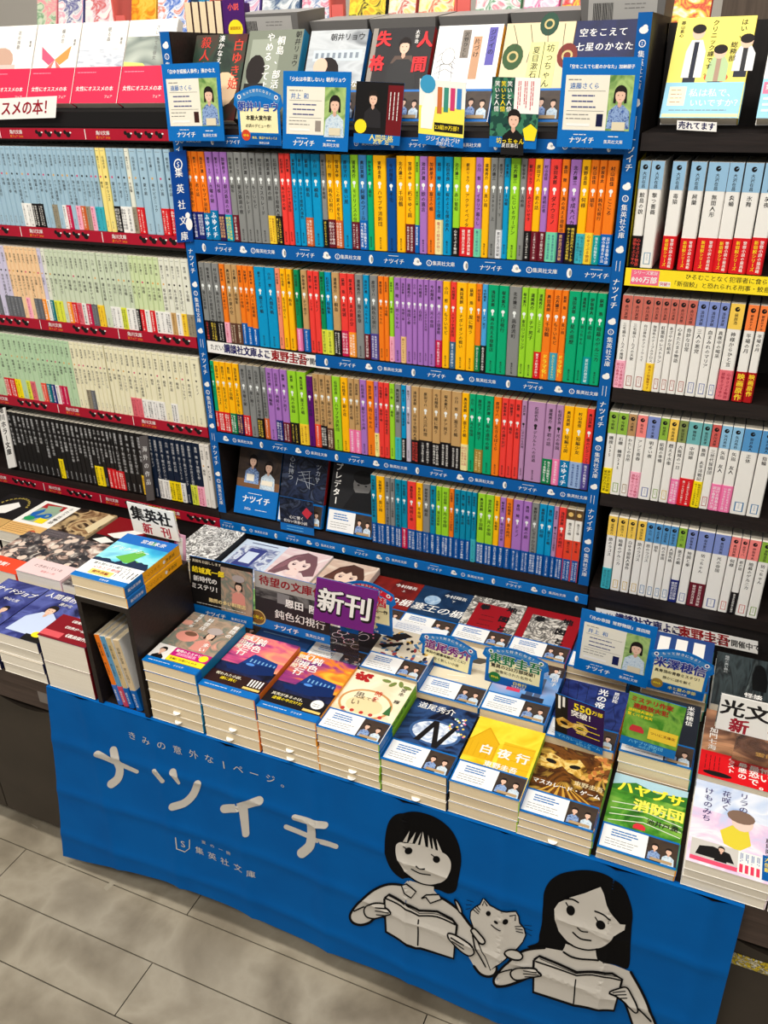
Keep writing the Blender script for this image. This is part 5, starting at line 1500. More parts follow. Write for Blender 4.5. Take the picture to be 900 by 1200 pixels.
hl = [(272, 668), (210, 663), (165, 680), (148, 712), (165, 748), (215, 758), (270, 742), (316, 722), (300, 700), (280, 688)]
area(D, hl, c1, BC, 7); stroke(D, hl, c1, 9, BK, 8, True, True)
for a in ([(222, 686), (285, 694)], [(220, 710), (304, 716)], [(226, 734), (290, 738)]): stroke(D, a, c1, 7, BK, 8, False)
stroke(D, [(85, 718), (145, 690)], c1, 9, BK, 5, False)
hr = [(668, 848), (700, 850), (760, 880), (820, 922), (832, 965), (800, 982), (745, 950), (690, 890)]
area(D, hr, c1, BC, 7); stroke(D, hr, c1, 9, BK, 8, True, True)
for a in ([(690, 868), (770, 912)], [(700, 890), (768, 940)]): stroke(D, a, c1, 7, BK, 8, False)
stroke(D, [(240, 440), (270, 540), (350, 682)], c2, 11, BK, 5)
D.build('reader_drawing', banner)
# cat
D = Drape()
tail = [(90, 160), (115, 178), (145, 230), (150, 268), (130, 258), (108, 215)]
area(D, tail, c2, BC, 4); stroke(D, tail, c2, 12, BK, 5, True, True)
cat = [(325, 155), (375, 210), (440, 237), (515, 262), (585, 262), (605, 300), (612, 355), (650, 400), (662, 450), (640, 500), (600, 545), (530, 600), (430, 668), (393, 705), (350, 600), (300, 510), (255, 430), (245, 370), (222, 310), (225, 260), (260, 225), (300, 205)]
area(D, cat, c2, BC, 4, False); stroke(D, cat, c2, 20, BK, 3, False, True)
stroke(D, [(318, 205), (330, 172), (355, 208)], c2, 9, BK, 5, False); stroke(D, [(540, 290), (585, 285), (582, 328)], c2, 9, BK, 5, False)
disc(D, (366, 268), c2, 20, BK, 6); disc(D, (506, 330), c2, 22, BK, 6); disc(D, (430, 332), c2, 19, BK, 6, 11, .4); stroke(D, [(392, 356), (428, 380), (468, 392)], c2, 9, BK, 6)
for a in ([(245, 240), (284, 272)], [(258, 222), (292, 258)], [(272, 208), (298, 240)], [(582, 376), (632, 376)], [(588, 394), (642, 404)], [(592, 414), (646, 428)]): stroke(D, a, c2, 7, BK, 6, False)
for a in ([(188, 170), (242, 186)], [(182, 206), (226, 210)], [(180, 242), (216, 236)], [(655, 374), (712, 382)], [(662, 402), (718, 420)], [(662, 430), (712, 460)]): stroke(D, a, c2, 4, BK, 2, False)
for pw in ([(232, 388), (258, 380), (300, 420), (342, 470), (338, 495), (308, 494), (270, 455), (235, 408)], [(505, 562), (545, 545), (610, 560), (648, 600), (630, 626), (580, 622), (525, 595)]): area(D, pw, c2, BC, 9); stroke(D, pw, c2, 13, BK, 10, True, True)
D.build('cat_drawing', banner)
# second reader, long hair
D = Drape()
area(D, [(400, 97), (330, 110), (275, 145), (245, 200), (240, 270), (235, 350), (222, 410), (215, 448), (165, 470), (330, 500), (520, 540), (600, 560), (668, 582), (680, 470), (685, 380), (690, 320), (680, 260), (650, 180), (600, 130), (530, 105), (460, 95)], c3, BK, 1)
b2 = [(340, 490), (250, 472), (180, 476), (125, 492), (55, 543), (5, 600), (10, 634), (60, 645), (130, 628), (195, 602), (195, 680), (400, 750), (600, 780), (615, 720), (655, 745), (690, 850), (728, 950), (850, 960), (826, 905), (780, 785), (735, 692), (682, 600), (600, 563), (515, 530), (500, 475), (355, 460)]
area(D, b2, c3, BC, 2, False); stroke(D, b2[1:10], c3, 13, BK, 3); stroke(D, b2[14:17], c3, 11, BK, 3); stroke(D, b2[18:22], c3, 13, BK, 3)
area(D, [(355, 455), (420, 475), (505, 475), (512, 528), (430, 530), (345, 490)], c3, BC, 3, False); stroke(D, [(345, 494), (385, 518), (440, 530), (520, 532)], c3, 9, BK, 4)
area(D, [(530, 172), (547, 205), (562, 260), (592, 310), (628, 358), (655, 362), (650, 388), (600, 410), (575, 440), (530, 470), (470, 482), (410, 470), (360, 440), (320, 390), (302, 330), (298, 280), (320, 250), (380, 225), (450, 205)], c3, BC, 4, False)
stroke(D, [(330, 408), (365, 446), (410, 472), (470, 484), (530, 472), (578, 441), (600, 412)], c3, 7, BK, 5)
stroke(D, [(350, 232), (388, 234), (418, 250)], c3, 8, BK, 5); stroke(D, [(502, 292), (545, 306), (580, 328)], c3, 8, BK, 5)
disc(D, (380, 288), c3, 21, BK, 5, 25, -.4); disc(D, (532, 356), c3, 25, BK, 5, 21, .3); stroke(D, [(356, 250), (372, 276)], c3, 6, BK, 5, False); stroke(D, [(504, 322), (520, 345)], c3, 6, BK, 5, False)
stroke(D, [(416, 368), (436, 388), (466, 390)], c3, 8, BK, 5); stroke(D, [(392, 396), (430, 428), (482, 436)], c3, 8, BK, 5)
book2 = [(198, 525), (225, 508), (320, 548), (412, 590), (520, 586), (590, 598), (640, 630), (600, 780), (400, 750), (197, 680)]
area(D, book2, c3, BC, 5, False); stroke(D, book2, c3, 12, BK, 6, False, True)
stroke(D, [(408, 625), (398, 740)], c3, 7, BK, 6, False); stroke(D, [(208, 532), (320, 572), (412, 606)], c3, 7, BK, 6); stroke(D, [(412, 606), (520, 604), (630, 634)], c3, 7, BK, 6); stroke(D, [(228, 520), (320, 560), (410, 597)], c3, 3, BK, 6); stroke(D, [(412, 597), (520, 594), (618, 618)], c3, 3, BK, 6)
h1 = [(200, 560), (130, 554), (88, 572), (90, 600), (120, 618), (190, 606), (238, 594), (222, 576)]
area(D, h1, c3, BC, 7); stroke(D, h1, c3, 8, BK, 8, True, True)
for a in ([(150, 570), (214, 578)], [(148, 586), (224, 592)], [(156, 602), (200, 602)]): stroke(D, a, c3, 5, BK, 8, False)
stroke(D, [(20, 576), (90, 566)], c3, 7, BK, 5, False)
h2 = [(576, 686), (620, 672), (662, 668), (690, 710), (720, 768), (706, 790), (660, 742), (610, 706)]
area(D, h2, c3, BC, 7); stroke(D, h2, c3, 8, BK, 8, True, True)
for a in ([(595, 688), (655, 686)], [(606, 700), (660, 702)], [(622, 716), (664, 718)]): stroke(D, a, c3, 5, BK, 8, False)
stroke(D, [(724, 772), (784, 838)], c3, 9, BK, 5, False)
D.build('reader_drawing', banner)

# ------------------------------------------------------------------ cards and signs
PB = BLUEB


def a_portrait(title, name, cloth, small, seed):
    def f(F):
        F.text(title, .5, .90, F.w * .062, WHITE, 1, .03, fit=F.w * .86, res=2)
        F.rect(.06, .20, .94, .81, M((236, 230, 212), .5), 1); F.rect(.63, .20, .94, .81, GREENP, 2)
        person(F, .785, .60, F.w * .155, cloth, 3); F.rect(.71, .205, .88, .30, M((222, 210, 180), .5), 8)
        F.lines(.10, .76, .76, 1, .2, SOFT, 2, seed, thick=.0012)
        F.text(name, .12, .69, F.w * .078, M((50, 110, 180), .5), 2, .02, anchor='l'); F.rect(.10, .635, .59, .639, SOFT, 2)
        F.lines(.16, .585, .46, 3, .36, M((80, 84, 130), .5), 2, seed, thick=.0018); F.rect(.10, .415, .59, .419, SOFT, 2)
        F.lines(.10, .375, .33, 2, .32, SOFT, 2, seed + 2, thick=.0010); F.rect(.50, .245, .585, .385, small, 2); F.rect(.11, .245, .42, .275, WHITE, 2)
        F.text('ナツイチ', .33, .085, F.w * .085, WHITE, 1, .03, res=2); F.lines(.22, .15, .15, 1, .2, WHITE, 1, 3, thick=.0010)
        F.text('集英社文庫', .75, .075, F.w * .05, WHITE, 1, .01); F.lines(.68, .135, .135, 1, .14, WHITE, 1, 5, thick=.0012)
    return f


divider('portrait_card', 'blue card with woman portrait at left end of the middle top ledge', [(188.7, 75.3), (254.7, 74), (263.3, 165.3), (198, 165.3)], -.020, .0016, PB, a_portrait('「白ゆき姫殺人事件」湊かなえ', '遠藤さくら', KIMONO, M((60, 30, 26), .5), 1), 'card')
divider('portrait_card', 'blue card with woman portrait covering the novel with dark-haired profile', [(332, 83), (408, 85), (407.3, 178), (331, 174)], -.024, .0016, PB, a_portrait('「少女は卒業しない」朝井リョウ', '井上 和', KIMO2, M((150, 140, 130), .5), 2), 'card')
divider('portrait_card', 'blue card with woman portrait at the end of the ledge beside the right upright', [(660, 67), (752, 67), (740, 175), (652, 172)], -.020, .0016, PB, a_portrait('「空をこえて七星のかなた」加納朋子', '遠藤さくら', KIMONO, M((20, 24, 60), .5), 3), 'card')
divider('portrait_card', 'blue card with woman portrait standing upright among the flat table books', [(682, 713), (771, 732), (757, 807), (672, 783)], -.2, .0016, PB, a_portrait('「光の帝国 常野物語」恩田陸', '井上 和', KIMO2, M((24, 30, 80), .5), 4), 'card')


def pop(name, label, pts, y, hue, title, l1, l2, badge, nm):
    """author pop card: arched ribbon on top, cream panel, blue foot"""
    TL, TR, BR, BL = [aty(p[0], p[1], y) for p in pts]
    U = BR - BL; V = TL - BL; wd, h = U.length, V.length; U = U.normalized(); V = (V - U * V.dot(U)).normalized(); N = U.cross(V).normalized()
    out = [(-.02, 0), (1.02, 0), (1.02, .62), (1.10, .70), (1.06, .86)]
    for k in range(9):
        a = k / 8; out.append((1.06 - 1.12 * a, .88 + .16 * math.sin(math.pi * a)))
    out += [(-.10, .70), (-.02, .62)]
    m = MB(); P = [BL + U * (p[0] * wd) + V * (p[1] * h) for p in out]; tri = tessellate_polygon([[Vector((p[0] * wd, p[1] * h, 0)) for p in out]])
    hm = M(hue, .45); n_ = len(P)
    m.tris(P, tri, PB); m.tris([p - N * .0012 for p in P], [tuple(reversed(t_)) for t_ in tri], WHITE)
    for i in range(n_): j = (i + 1) % n_; m.poly([P[i], P[i] - N * .0012, P[j] - N * .0012, P[j]], PB)
    F = Face(m, BL, U, V, N, wd, h)
    F.rect(.04, .22, .96, .66, OBI_C, 1)
    rib = [(-.04, .80)] + [(-.04 + 1.08 * k / 8, .84 + .15 * math.sin(math.pi * k / 8)) for k in range(9)] + [(1.04, .80)] + [(1.0 - 1.0 * k / 6, .74 + .12 * math.sin(math.pi * k / 6)) for k in range(7)]
    F.poly(rib, M((60, 130, 190), .45) if hue != (206, 30, 50) else hm, 1)
    for k, ch in enumerate('もっと好きになる！'):
        a = (k + .5) / 9; F.char(ch, (.14 + .72 * a) * wd, (.84 + .115 * math.sin(math.pi * (.08 + .84 * a))) * h, wd * .068, WHITE, 3, .02, .5 - a)
    for k in (.05, .95): F.ell(k, .84, wd * .045, WHITE, 2); F.ell(k, .84, wd * .024, hm, 3)
    F.text(title, .5, .675, wd * .235, WHITE, 4, .075, fit=wd * 1.0, res=2); F.text(title, .5, .675, wd * .235, hm, 6, .045, fit=wd * 1.0, res=2)
    F.text(l1, .5, .48, wd * .105, INK, 4, .03, fit=wd * .86, res=2); F.text(l2, .5, .34, wd * .075, INK, 4, .01, fit=wd * .82)
    F.rect(0, 0, 1, .19, M((0, 84, 156), .45), 2); F.ell(.16, .17, wd * .11, M(badge, .5), 5, None, 16); F.text('40th', .16, .17, wd * .07, YEL, 6, .02)
    F.text(nm, .62, .13, wd * .085, M((240, 224, 110), .5), 4, .02, fit=wd * .62); F.text('集英社文庫', .6, .04, wd * .05, WHITE, 4)
    o = m.build(name); tagit(o, label, 'card'); return o


OBI_C = M((242, 232, 180), .5)
pop('author_card', 'arched card with blue lettering in front of the novel in the plastic cover', [(283, 103), (332, 100), (329, 171), (282, 169)], -.020, (20, 60, 150), '朝井リョウ', '本屋大賞作家', '必読のデビュー作！', (206, 70, 40), '桐島、部活やめるってよ')
pop('author_card', 'arched card with red lettering partly hidden behind the purple sign', [(412, 681), (466, 694), (459, 746), (405, 733)], -.305, (206, 30, 50), '千早 茜', '直木賞作家の第一作', '泉鏡花賞受賞作', (60, 120, 80), '魚神')
pop('author_card', 'arched card with purple lettering among the table books', [(492, 737), (552, 757), (549, 799), (493, 780)], -.28, (120, 30, 110), '道尾秀介', '未知の読書体験がここに！', '全く新しい小説', (130, 60, 40), 'N')
pop('author_card', 'arched card with green lettering among the table books', [(574, 755), (638, 775), (633, 815), (569, 797)], -.285, (20, 110, 60), '東野圭吾', '驚異の250万部突破！', '映像化された名作も', (30, 110, 50), '白夜行')
pop('author_card', 'arched card with navy lettering leaning beside the table portrait card', [(767, 757), (834, 775), (822, 822), (758, 805)], -.205, (40, 50, 130), '米澤穂信', '真骨頂の青春ミステリ！', '静かに謎を解く', (150, 120, 50), '本と鍵の季節')


def a_small(kind):
    def f(F):
        if kind == 'ningen':
            F.rect(0, .16, 1, 1, BLACK, 1); F.rect(.68, .16, 1, .96, M((110, 20, 26), .5), 2); person(F, .38, .74, F.w * .2, M((40, 38, 40), .5), 3, False)
            F.lines(.85, .9, .74, 3, .55, WHITE, 4, 3, True, .0012); F.ell(.14, .28, F.w * .13, YEL, 5); F.text('人間失格', .6, .10, F.w * .13, M((240, 226, 130), .5), 2, .02); F.text('太宰 治', .6, .04, F.w * .10, M((240, 226, 130), .5), 2)
        elif kind == 'jijii':
            F.rect(0, .16, 1, 1, M((238, 236, 226), .5), 1); F.rect(.0, .16, 1, .6, M((246, 230, 90), .5), 2); F.ell(.18, .93, F.w * .17, M((60, 150, 190), .5), 3)
            for k, c in enumerate(((200, 110, 60), (60, 140, 120), (206, 60, 110), (60, 130, 190))): F.rect(.40 + .14 * k, .5 + .03 * k, .50 + .14 * k, .90, M(c, .5), 4)
            F.poly([(.05, .25), (.3, .25), (.36, .6), (.3, .78), (.14, .78), (.05, .55)], WHITE, 4); F.rect(.35, .22, .98, .36, BLACK, 5); F.text('23組19万部！', .66, .29, F.w * .1, YEL, 6, .02); F.text('ジジイの片づけ', .55, .10, F.w * .11, WHITE, 3, .02); F.text('沢野ひとし', .6, .035, F.w * .08, WHITE, 3)
        elif kind == 'botchan':
            F.rect(0, .16, 1, 1, art('checker_card', [(30, 70, 60), (60, 120, 90), (24, 50, 50)], 160, 0, 1, .5, 'voronoi'), 1); F.rect(.48, .5, 1, 1, WHITE, 2)
            for k in range(3): F.lines(.95, .56 + .13 * k, .60 + .13 * k, 2, .4, M((206, 50, 60), .5), 3, k, True, .0012)
            for k in range(3): F.text('笑いと人情', .12 + .13 * k, .95, F.w * .11, YEL if k == 1 else WHITE, 3, .02, True, 't')
            person(F, .50, .42, F.w * .26, BLACK, 4, False); F.poly([(.7, .28), (.86, .36), (1.0, .28), (.96, .12), (.76, .12)], YEL, 8); F.text('坊っちゃん', .45, .10, F.w * .12, YEL, 9, .02); F.text('夏目漱石', .45, .035, F.w * .09, WHITE, 9)
        elif kind == '550':
            F.rect(0, .16, 1, 1, M((46, 20, 74), .5), 1); F.rect(0, .16, .26, 1, BLACK, 2); F.rect(.06, .7, .11, .98, WHITE, 3); F.rect(.15, .76, .2, .98, WHITE, 3)
            F.text('550', .56, .86, F.w * .24, YEL, 4, .04, res=2); F.text('万部', .86, .86, F.w * .11, YEL, 4, .03); F.text('突破！', .58, .70, F.w * .17, WHITE, 4, .04, res=2)
            mask_shape(F, .36, .40, .34, 3); F.lines(.45, .54, .3, 3, .5, YEL, 7, 4, thick=.0014); F.text('マスカレード・ゲーム', .5, .10, F.w * .09, M((120, 200, 240), .5), 2, .02); F.text('東野圭吾', .6, .04, F.w * .08, M((120, 200, 240), .5), 2)
        elif kind == 'haya':
            F.rect(0, .16, 1, 1, art('cover_green', [], 1), 1)
            for i, t in enumerate(('ミステリ作家', '連続放火犯')): F.text(t, .42, .90 - .12 * i, F.w * .125, M((170, 40, 30), .5), 4, .05, res=2, fit=F.w * .78)
            for i, t in enumerate(('連続放火事件', '驚くべき真実')): F.text(t, .26, .69 - .08 * i, F.w * .075, YEL, 4, .03)
            F.poly([(.12, .30), (.38, .30), (.38, .36), (.32, .42), (.16, .42), (.12, .36)], M((206, 50, 60), .5), 4); F.rect(.46, .24, .98, .46, M((246, 206, 60), .5), 5); F.text('ついに文庫化', .72, .36, F.w * .075, M((120, 40, 20), .5), 6, .02)
            F.text('ハヤブサ消防団', .46, .105, F.w * .09, M((120, 200, 240), .5), 3, .02); F.text('池井戸 潤', .5, .04, F.w * .075, M((120, 200, 240), .5), 3)
        if kind != 'x': pass
    return f


sm = lambda lab, pts, y, kind: divider('promo_card', lab, pts, y, .0012, PB, a_small(kind), 'card')
sm('small card with black-clothed figure standing before the red-lettered black novel', [(418, 95), (468.5, 96), (468, 171), (414, 167)], -.018, 'ningen')
sm('small card with yellow panel before the white novel with coloured strips', [(492, 92), (546, 97), (542.5, 174), (490, 168)], -.018, 'jijii')
sm('small card with moustached man before the floral beige novel', [(577, 90), (636, 92), (628, 175), (573, 172)], -.018, 'botchan')
sm('purple card reading 550 with golden mask standing on the table', [(651, 812), (712, 832), (706, 885), (650, 864)], -.3555, '550')
sm('green card with red field vehicle standing on the table', [(738, 810), (797, 838), (790, 890), (726, 870)], -.3565, 'haya')


def a_yuuki(F):
    F.rect(0, .20, 1, 1, BLACK, 1); F.rect(.5, .2, 1, .93, art('cover_hotel', [], 1), 2); person(F, .78, .66, F.w * .115, M((214, 142, 128), .5), 3); F.ell(.78, .79, F.w * .1, M((170, 160, 158), .5), 9, F.w * .06)
    F.text('※真相をお話しします', .25, .94, F.w * .058, M((240, 230, 200), .5), 3, .01, fit=F.w * .52); F.text('結城真一郎', .30, .80, F.w * .105, YEL, 10, .05, res=2, fit=F.w * .54); F.text('新時代の', .25, .655, F.w * .098, WHITE, 10, .03, res=2); F.text('ミステリ！', .26, .525, F.w * .098, WHITE, 10, .03, res=2)
    F.text('難問の多い料理店', .60, .335, F.w * .075, M((240, 214, 150), .5), 10, .03, res=2, fit=F.w * .62); F.lines(.1, .25, .25, 1, .8, WHITE, 10, 2, thick=.0009)
    F.text('ナツイチ', .40, .09, F.w * .085, WHITE, 2, .03, res=2); F.text('集英社文庫', .78, .09, F.w * .05, WHITE, 2)


def a_onda(F):
    F.rect(0, .17, 1, 1, art('card_dusk', [(60, 60, 62), (120, 118, 116), (40, 38, 40), (150, 148, 146)], 18, 1, 4), 1); F.rect(0, .17, 1, .55, M((40, 36, 38), .5), 2); F.rect(0, .72, 1, 1, M((168, 164, 158), .5), 2); F.rect(.30, .52, .46, .70, M((130, 128, 128), .5), 2)
    F.text('待望の文庫化！', .55, .86, F.w * .145, M((140, 24, 34), .5), 3, .04, res=2, fit=F.w * .98); F.text('恩田 陸', .62, .55, F.w * .125, WHITE, 4, .04, res=2); F.text('鈍色幻視行', .60, .315, F.w * .135, WHITE, 4, .01, res=2, fit=F.w * .68)
    F.text('ナツイチ', .42, .075, F.w * .085, WHITE, 3, .03, res=2); F.text('集英社文庫', .8, .075, F.w * .05, WHITE, 3); F.ell(.03, .17, F.w * .11, M((206, 180, 110), .4), 5, None, 20); F.ell(.03, .17, F.w * .095, M((120, 84, 40), .4), 6, None, 20); F.text('15年の', .03, .17, F.w * .06, YEL, 7, .02)


divider('promo_card', 'wide black card with yellow lettering and woman in grey cap', [(222, 651), (300, 668), (296, 737), (225, 720)], -.3500, .0014, PB, a_yuuki, 'card')
divider('promo_card', 'wide grey card with dark red heading beside the purple sign', [(298, 668), (386, 690), (387, 756), (300, 733)], -.3455, .0014, PB, a_onda, 'card')


def sign(name, label, pts, y, mat, fn, zfoot, frame=True):
    o = divider(name, label, pts, y, .0018, mat, fn, 'sign')
    TL, TR, BR, BL = [aty(p[0], p[1], y) for p in pts]
    U = (BR - BL).normalized(); V = (TL - BL).normalized(); N = U.cross(V).normalized()
    wd = (BR - BL).length
    # clear holder: rear plate, stem and foot
    m = MB(); cx = (BL + BR) / 2 - N * .0022
    hw = wd * .5 + .0015
    a, b = cx - U * hw, cx + U * hw; h = (TL - BL).length + .001
    for q0 in (0, -.0014):
        k = N * q0; m.poly([a + k, b + k, b + V * h + k, a + V * h + k], acr)
    s0 = wd * .24
    c, d = cx - U * s0, cx + U * s0
    zc = zfoot
    for q0 in (-.0002, -.0016):
        k = N * q0; m.poly([Vector((c.x, y, zc)) + k, Vector((d.x, y, zc)) + k, d + V * .01 + k, c + V * .01 + k], acr)
    m.box((c.x, y - .001, zc), (d.x, y + .03, zc + .0014), acr)
    ob = m.build('acrylic_holder', o)
    return o


def a_shinkan(F):
    F.text('新刊', .5, .50, F.h * .80, BLACK, 1, .085, res=2, fit=F.w * .93); F.text('新刊', .49, .52, F.h * .78, WHITE, 3, .035, res=2, fit=F.w * .90)


sign('new_arrivals_sign', 'purple sign with two large white characters in clear holder', [(371, 677), (441, 691), (437, 743), (367, 726)], -.354, M((112, 34, 122), .45), a_shinkan, -.0195)
sign('publisher_sign', 'white sign with black and red characters standing behind the riser', [(148, 588), (203, 600.5), (210.5, 635), (157, 622)], -.338, WHITE, lambda F: (F.text('集英社', .48, .66, F.h * .56, BLACK, 1, .05, res=2, fit=F.w * .88), F.text('新', .34, .2, F.h * .38, M((176, 26, 50), .5), 1, .04, res=2), F.text('刊', .74, .2, F.h * .38, M((176, 26, 50), .5), 1, .04, res=2)), TZ + .001)
sign('publisher_sign', 'white sign with black and red characters at the right table end', [(846, 813), (944, 843), (941, 878), (838, 853)], -.31, WHITE, lambda F: (F.text('光文社', .44, .66, F.h * .62, BLACK, 1, .04, res=2, fit=F.w * .86, sx=1.15), F.text('新', .26, .2, F.h * .42, M((160, 20, 40), .5), 1, .05, res=2), F.text('刊', .7, .2, F.h * .42, M((160, 20, 40), .5), 1, .05, res=2)), -.0595)

divider('promo_card', 'narrow pink and white card standing behind the dark riser', [(204, 624), (217.5, 628), (218, 664), (205, 660)], -.3345, .001, M((226, 170, 196), .5), lambda F: (F.rect(.35, .2, .75, .9, WHITE, 1), F.rect(0, 0, .18, 1, M((150, 50, 110), .5), 1)), 'card')

# ------------------------------------------------------------------ books facing out on the ledges


def facing(x, y, z, deg, front, spine, fartf, label, obi=None, T=.016, Wd=BW, Hd=.148, group=None, pm=None):
    b = book('facing_paperback', Wd, Hd, T, mat_lean(x, y + .0, z, deg), front, spine, WHITE, fartf, None, obi, pmat=pm)
    return tagit(b, label, 'book', group)


def c_pinkband(seed, t1):
    PK = M((222, 44, 78), .45)
    def f(F):
        F.rect(0, 0, 1, 1, M((240, 236, 228), .45), 1)
        if seed == 4: F.rect(0, .34, 1, .8, art('cover_wave', [(236, 236, 228), (120, 130, 124), (214, 220, 206)], 9, .8, 2), 2); F.poly([(0, .34), (0, .5), (.4, .48), (.6, .36), (.6, .34)], M((214, 226, 120), .5), 3)
        if seed == 3: F.rect(0, .38, 1, .66, art('cover_sea', [(180, 186, 196), (226, 228, 232), (150, 156, 170)], 26, .6, 4, .4, 'noise', (1, 4, 1)), 2)
        if seed == 2:
            for q in (-1, 1): F.poly([(.5, .55), (.5 + q * .34, .72), (.5 + q * .30, .56), (.5 + q * .12, .48)], M((226, 90, 120) if q < 0 else (240, 150, 80), .5), 2); F.poly([(.5, .55), (.5 + q * .2, .42), (.5 + q * .08, .40)], M((240, 120, 110), .5), 2)
        if seed == 1: F.ell(.25, .56, .03, M((196, 160, 140), .5), 2, .024); F.rect(0, .36, .6, .5, M((206, 190, 180), .5), 2)
        F.text(t1, .62, .93, .0085, SOFT, 4, 0, True, 't', res=2); F.text('著者', .9, .80, .006, SOFT, 4, 0, True, 't')
    ob = (.066, PK, PK, lambda F: (F.text('女性にオススメの本', .47, .40, .0125, WHITE, 1, .015, res=2, fit=.086), F.lines(.05, .85, .85, 1, .5, M((246, 150, 170), .5), 1, 3, thick=.0012), F.text('フェア', .80, .18, .006, WHITE, 1)), None)
    return f, ob


LZ = ZS[4]
m = MB(); m.box((-.84, .0015, LZ + .0005), (-.004, .16, LZ + .026), WOODB); m.box((-.84, -.0005, LZ + .0005), (-.004, .0012, LZ + .026), BLACK)
lst = m.build('ledge_step'); tagit(lst, 'black wooden step raising the face-out books on the left ledge', 'shelf')
for k, (x, t1) in enumerate(((-.440, '花の挽歌'), (-.333, '蝶の恋'), (-.226, '眠る森'), (-.119, 'さいはての彼女'))):
    f, ob = c_pinkband(k + 1, t1)
    b = facing(x, .024, LZ + .0315, 62.5, WHITE, WHITE, f, ('white paperback with beige head-shaped picture and pink-red band', 'white paperback with colourful butterfly and pink-red band', 'white paperback with grey sea and pink-red band', 'white paperback with green wave and pink-red band')[k] + ' on the left ledge', ob, T=.017, group='pink-banded books on the left ledge', pm=PAGEW)


def c_yuki(F):
    F.rect(0, 0, 1, 1, art('cover_yuki', [(24, 28, 26), (40, 60, 46), (90, 30, 26), (20, 20, 20)], 14, 1.2, 3), 1); F.ell(.68, .36, .028, M((226, 190, 150), .5), 2, .03)
    F.text('白ゆき姫', .86, .94, .021, M((214, 60, 40), .5), 4, .02, True, 't', res=2); F.text('殺人事件', .22, .98, .021, M((200, 50, 40), .5), 4, .02, True, 't', res=2); F.text('湊かなえ', .52, .99, .012, WHITE, 4, .02, True, 't', res=2)


def c_kiri(F):
    F.rect(0, 0, 1, 1, M((120, 126, 110), .5), 1); F.rect(.08, .3, .62, .9, M((150, 156, 140), .5), 2); F.ell(.22, .55, .018, HAIR, 3, .026); F.rect(.05, .1, .42, .4, BLACK, 3)
    F.text('桐島、', .62, .93, .0155, WHITE, 4, .02, True, 't', res=2); F.text('部活', .62, .55, .0155, WHITE, 4, .02, True, 't', res=2); F.text('やめるってよ', .42, .97, .0155, WHITE, 4, .02, True, 't', res=2); F.text('朝井リョウ', .92, .98, .0115, INK, 4, .01, True, 't')


def c_shojo(F):
    F.rect(0, 0, 1, 1, art('cover_school', [(150, 156, 160), (196, 200, 202), (120, 124, 128)], 12, .8, 3, .4, 'noise', (1, 2, 1)), 1); F.rect(0, 0, 1, .42, M((150, 140, 112), .5), 2); F.rect(.1, .66, .95, .78, M((196, 204, 208), .5), 2)
    for k in range(8): F.rect(.14 + .1 * k, .69, .19 + .1 * k, .75, M((130, 140, 150), .5), 3)
    F.ell(.38, .54, .022, HAIR, 4, .024); F.poly([(.25, .2), (.6, .2), (.56, .5), (.3, .5)], HAIR, 4); F.ell(.26, .60, .013, SKIN, 5, .014, 12); F.text('朝井リョウ', .66, .92, .0125, INK, 4, .01, res=2); F.text('少女は卒業しない', .62, .40, .0115, WHITE, 6, .02)


def c_shikkaku(F):
    F.rect(0, 0, 1, 1, M((26, 22, 24), .45), 1); F.rect(0, 0, .08, 1, M((150, 140, 130), .5), 2); person(F, .56, .80, .020, BLACK, 2, False); F.poly([(.3, .2), (.85, .2), (.8, .58), (.66, .66), (.46, .66), (.34, .58)], M((16, 14, 16), .4), 3); F.poly([(.36, .62), (.75, .62), (.7, .7), (.42, .7)], M((90, 70, 60), .5), 2)
    F.text('人', .88, .86, .026, M((222, 40, 46), .5), 8, .05, res=2); F.text('間', .84, .60, .026, M((222, 40, 46), .5), 8, .05, res=2); F.text('失', .2, .88, .026, M((222, 40, 46), .5), 8, .05, res=2); F.text('格', .14, .62, .026, M((222, 40, 46), .5), 8, .05, res=2); F.text('太宰治', .74, .97, .007, WHITE, 8, .02, True, 't')


def c_jijii(F):
    F.rect(0, 0, 1, 1, M((244, 242, 238), .45), 1)
    r = random.Random(12)
    P = [(.04 + .36 * r.random(), .42 + .4 * r.random()) for _ in range(14)]
    for k in range(4): F.line([(.05, .5 + .06 * k), (.2, .55 + .07 * k), (.34, .5 + .05 * k)], .0007, INK, 2)
    F.ell(.22, .68, .011, INK, 2, .013, 16); F.ell(.22, .68, .0103, WHITE, 3, .0123, 16); F.line([(.12, .45), (.12, .6), (.3, .6), (.32, .42)], .0007, INK, 2)
    for u, v0, v1, c, t in ((.86, .58, .97, (96, 90, 170), 'ジジイの'), (.64, .44, .88, (196, 150, 116), '片づけ'), (.46, .66, .95, (130, 120, 110), '沢野ひとし')): F.rect(u - .065, v0, u + .065, v1, M(c, .5), 2); F.text(t, u, v1 - .02, .0095 if len(t) < 5 else .0075, INK, 3, .02, True, 't', res=2)


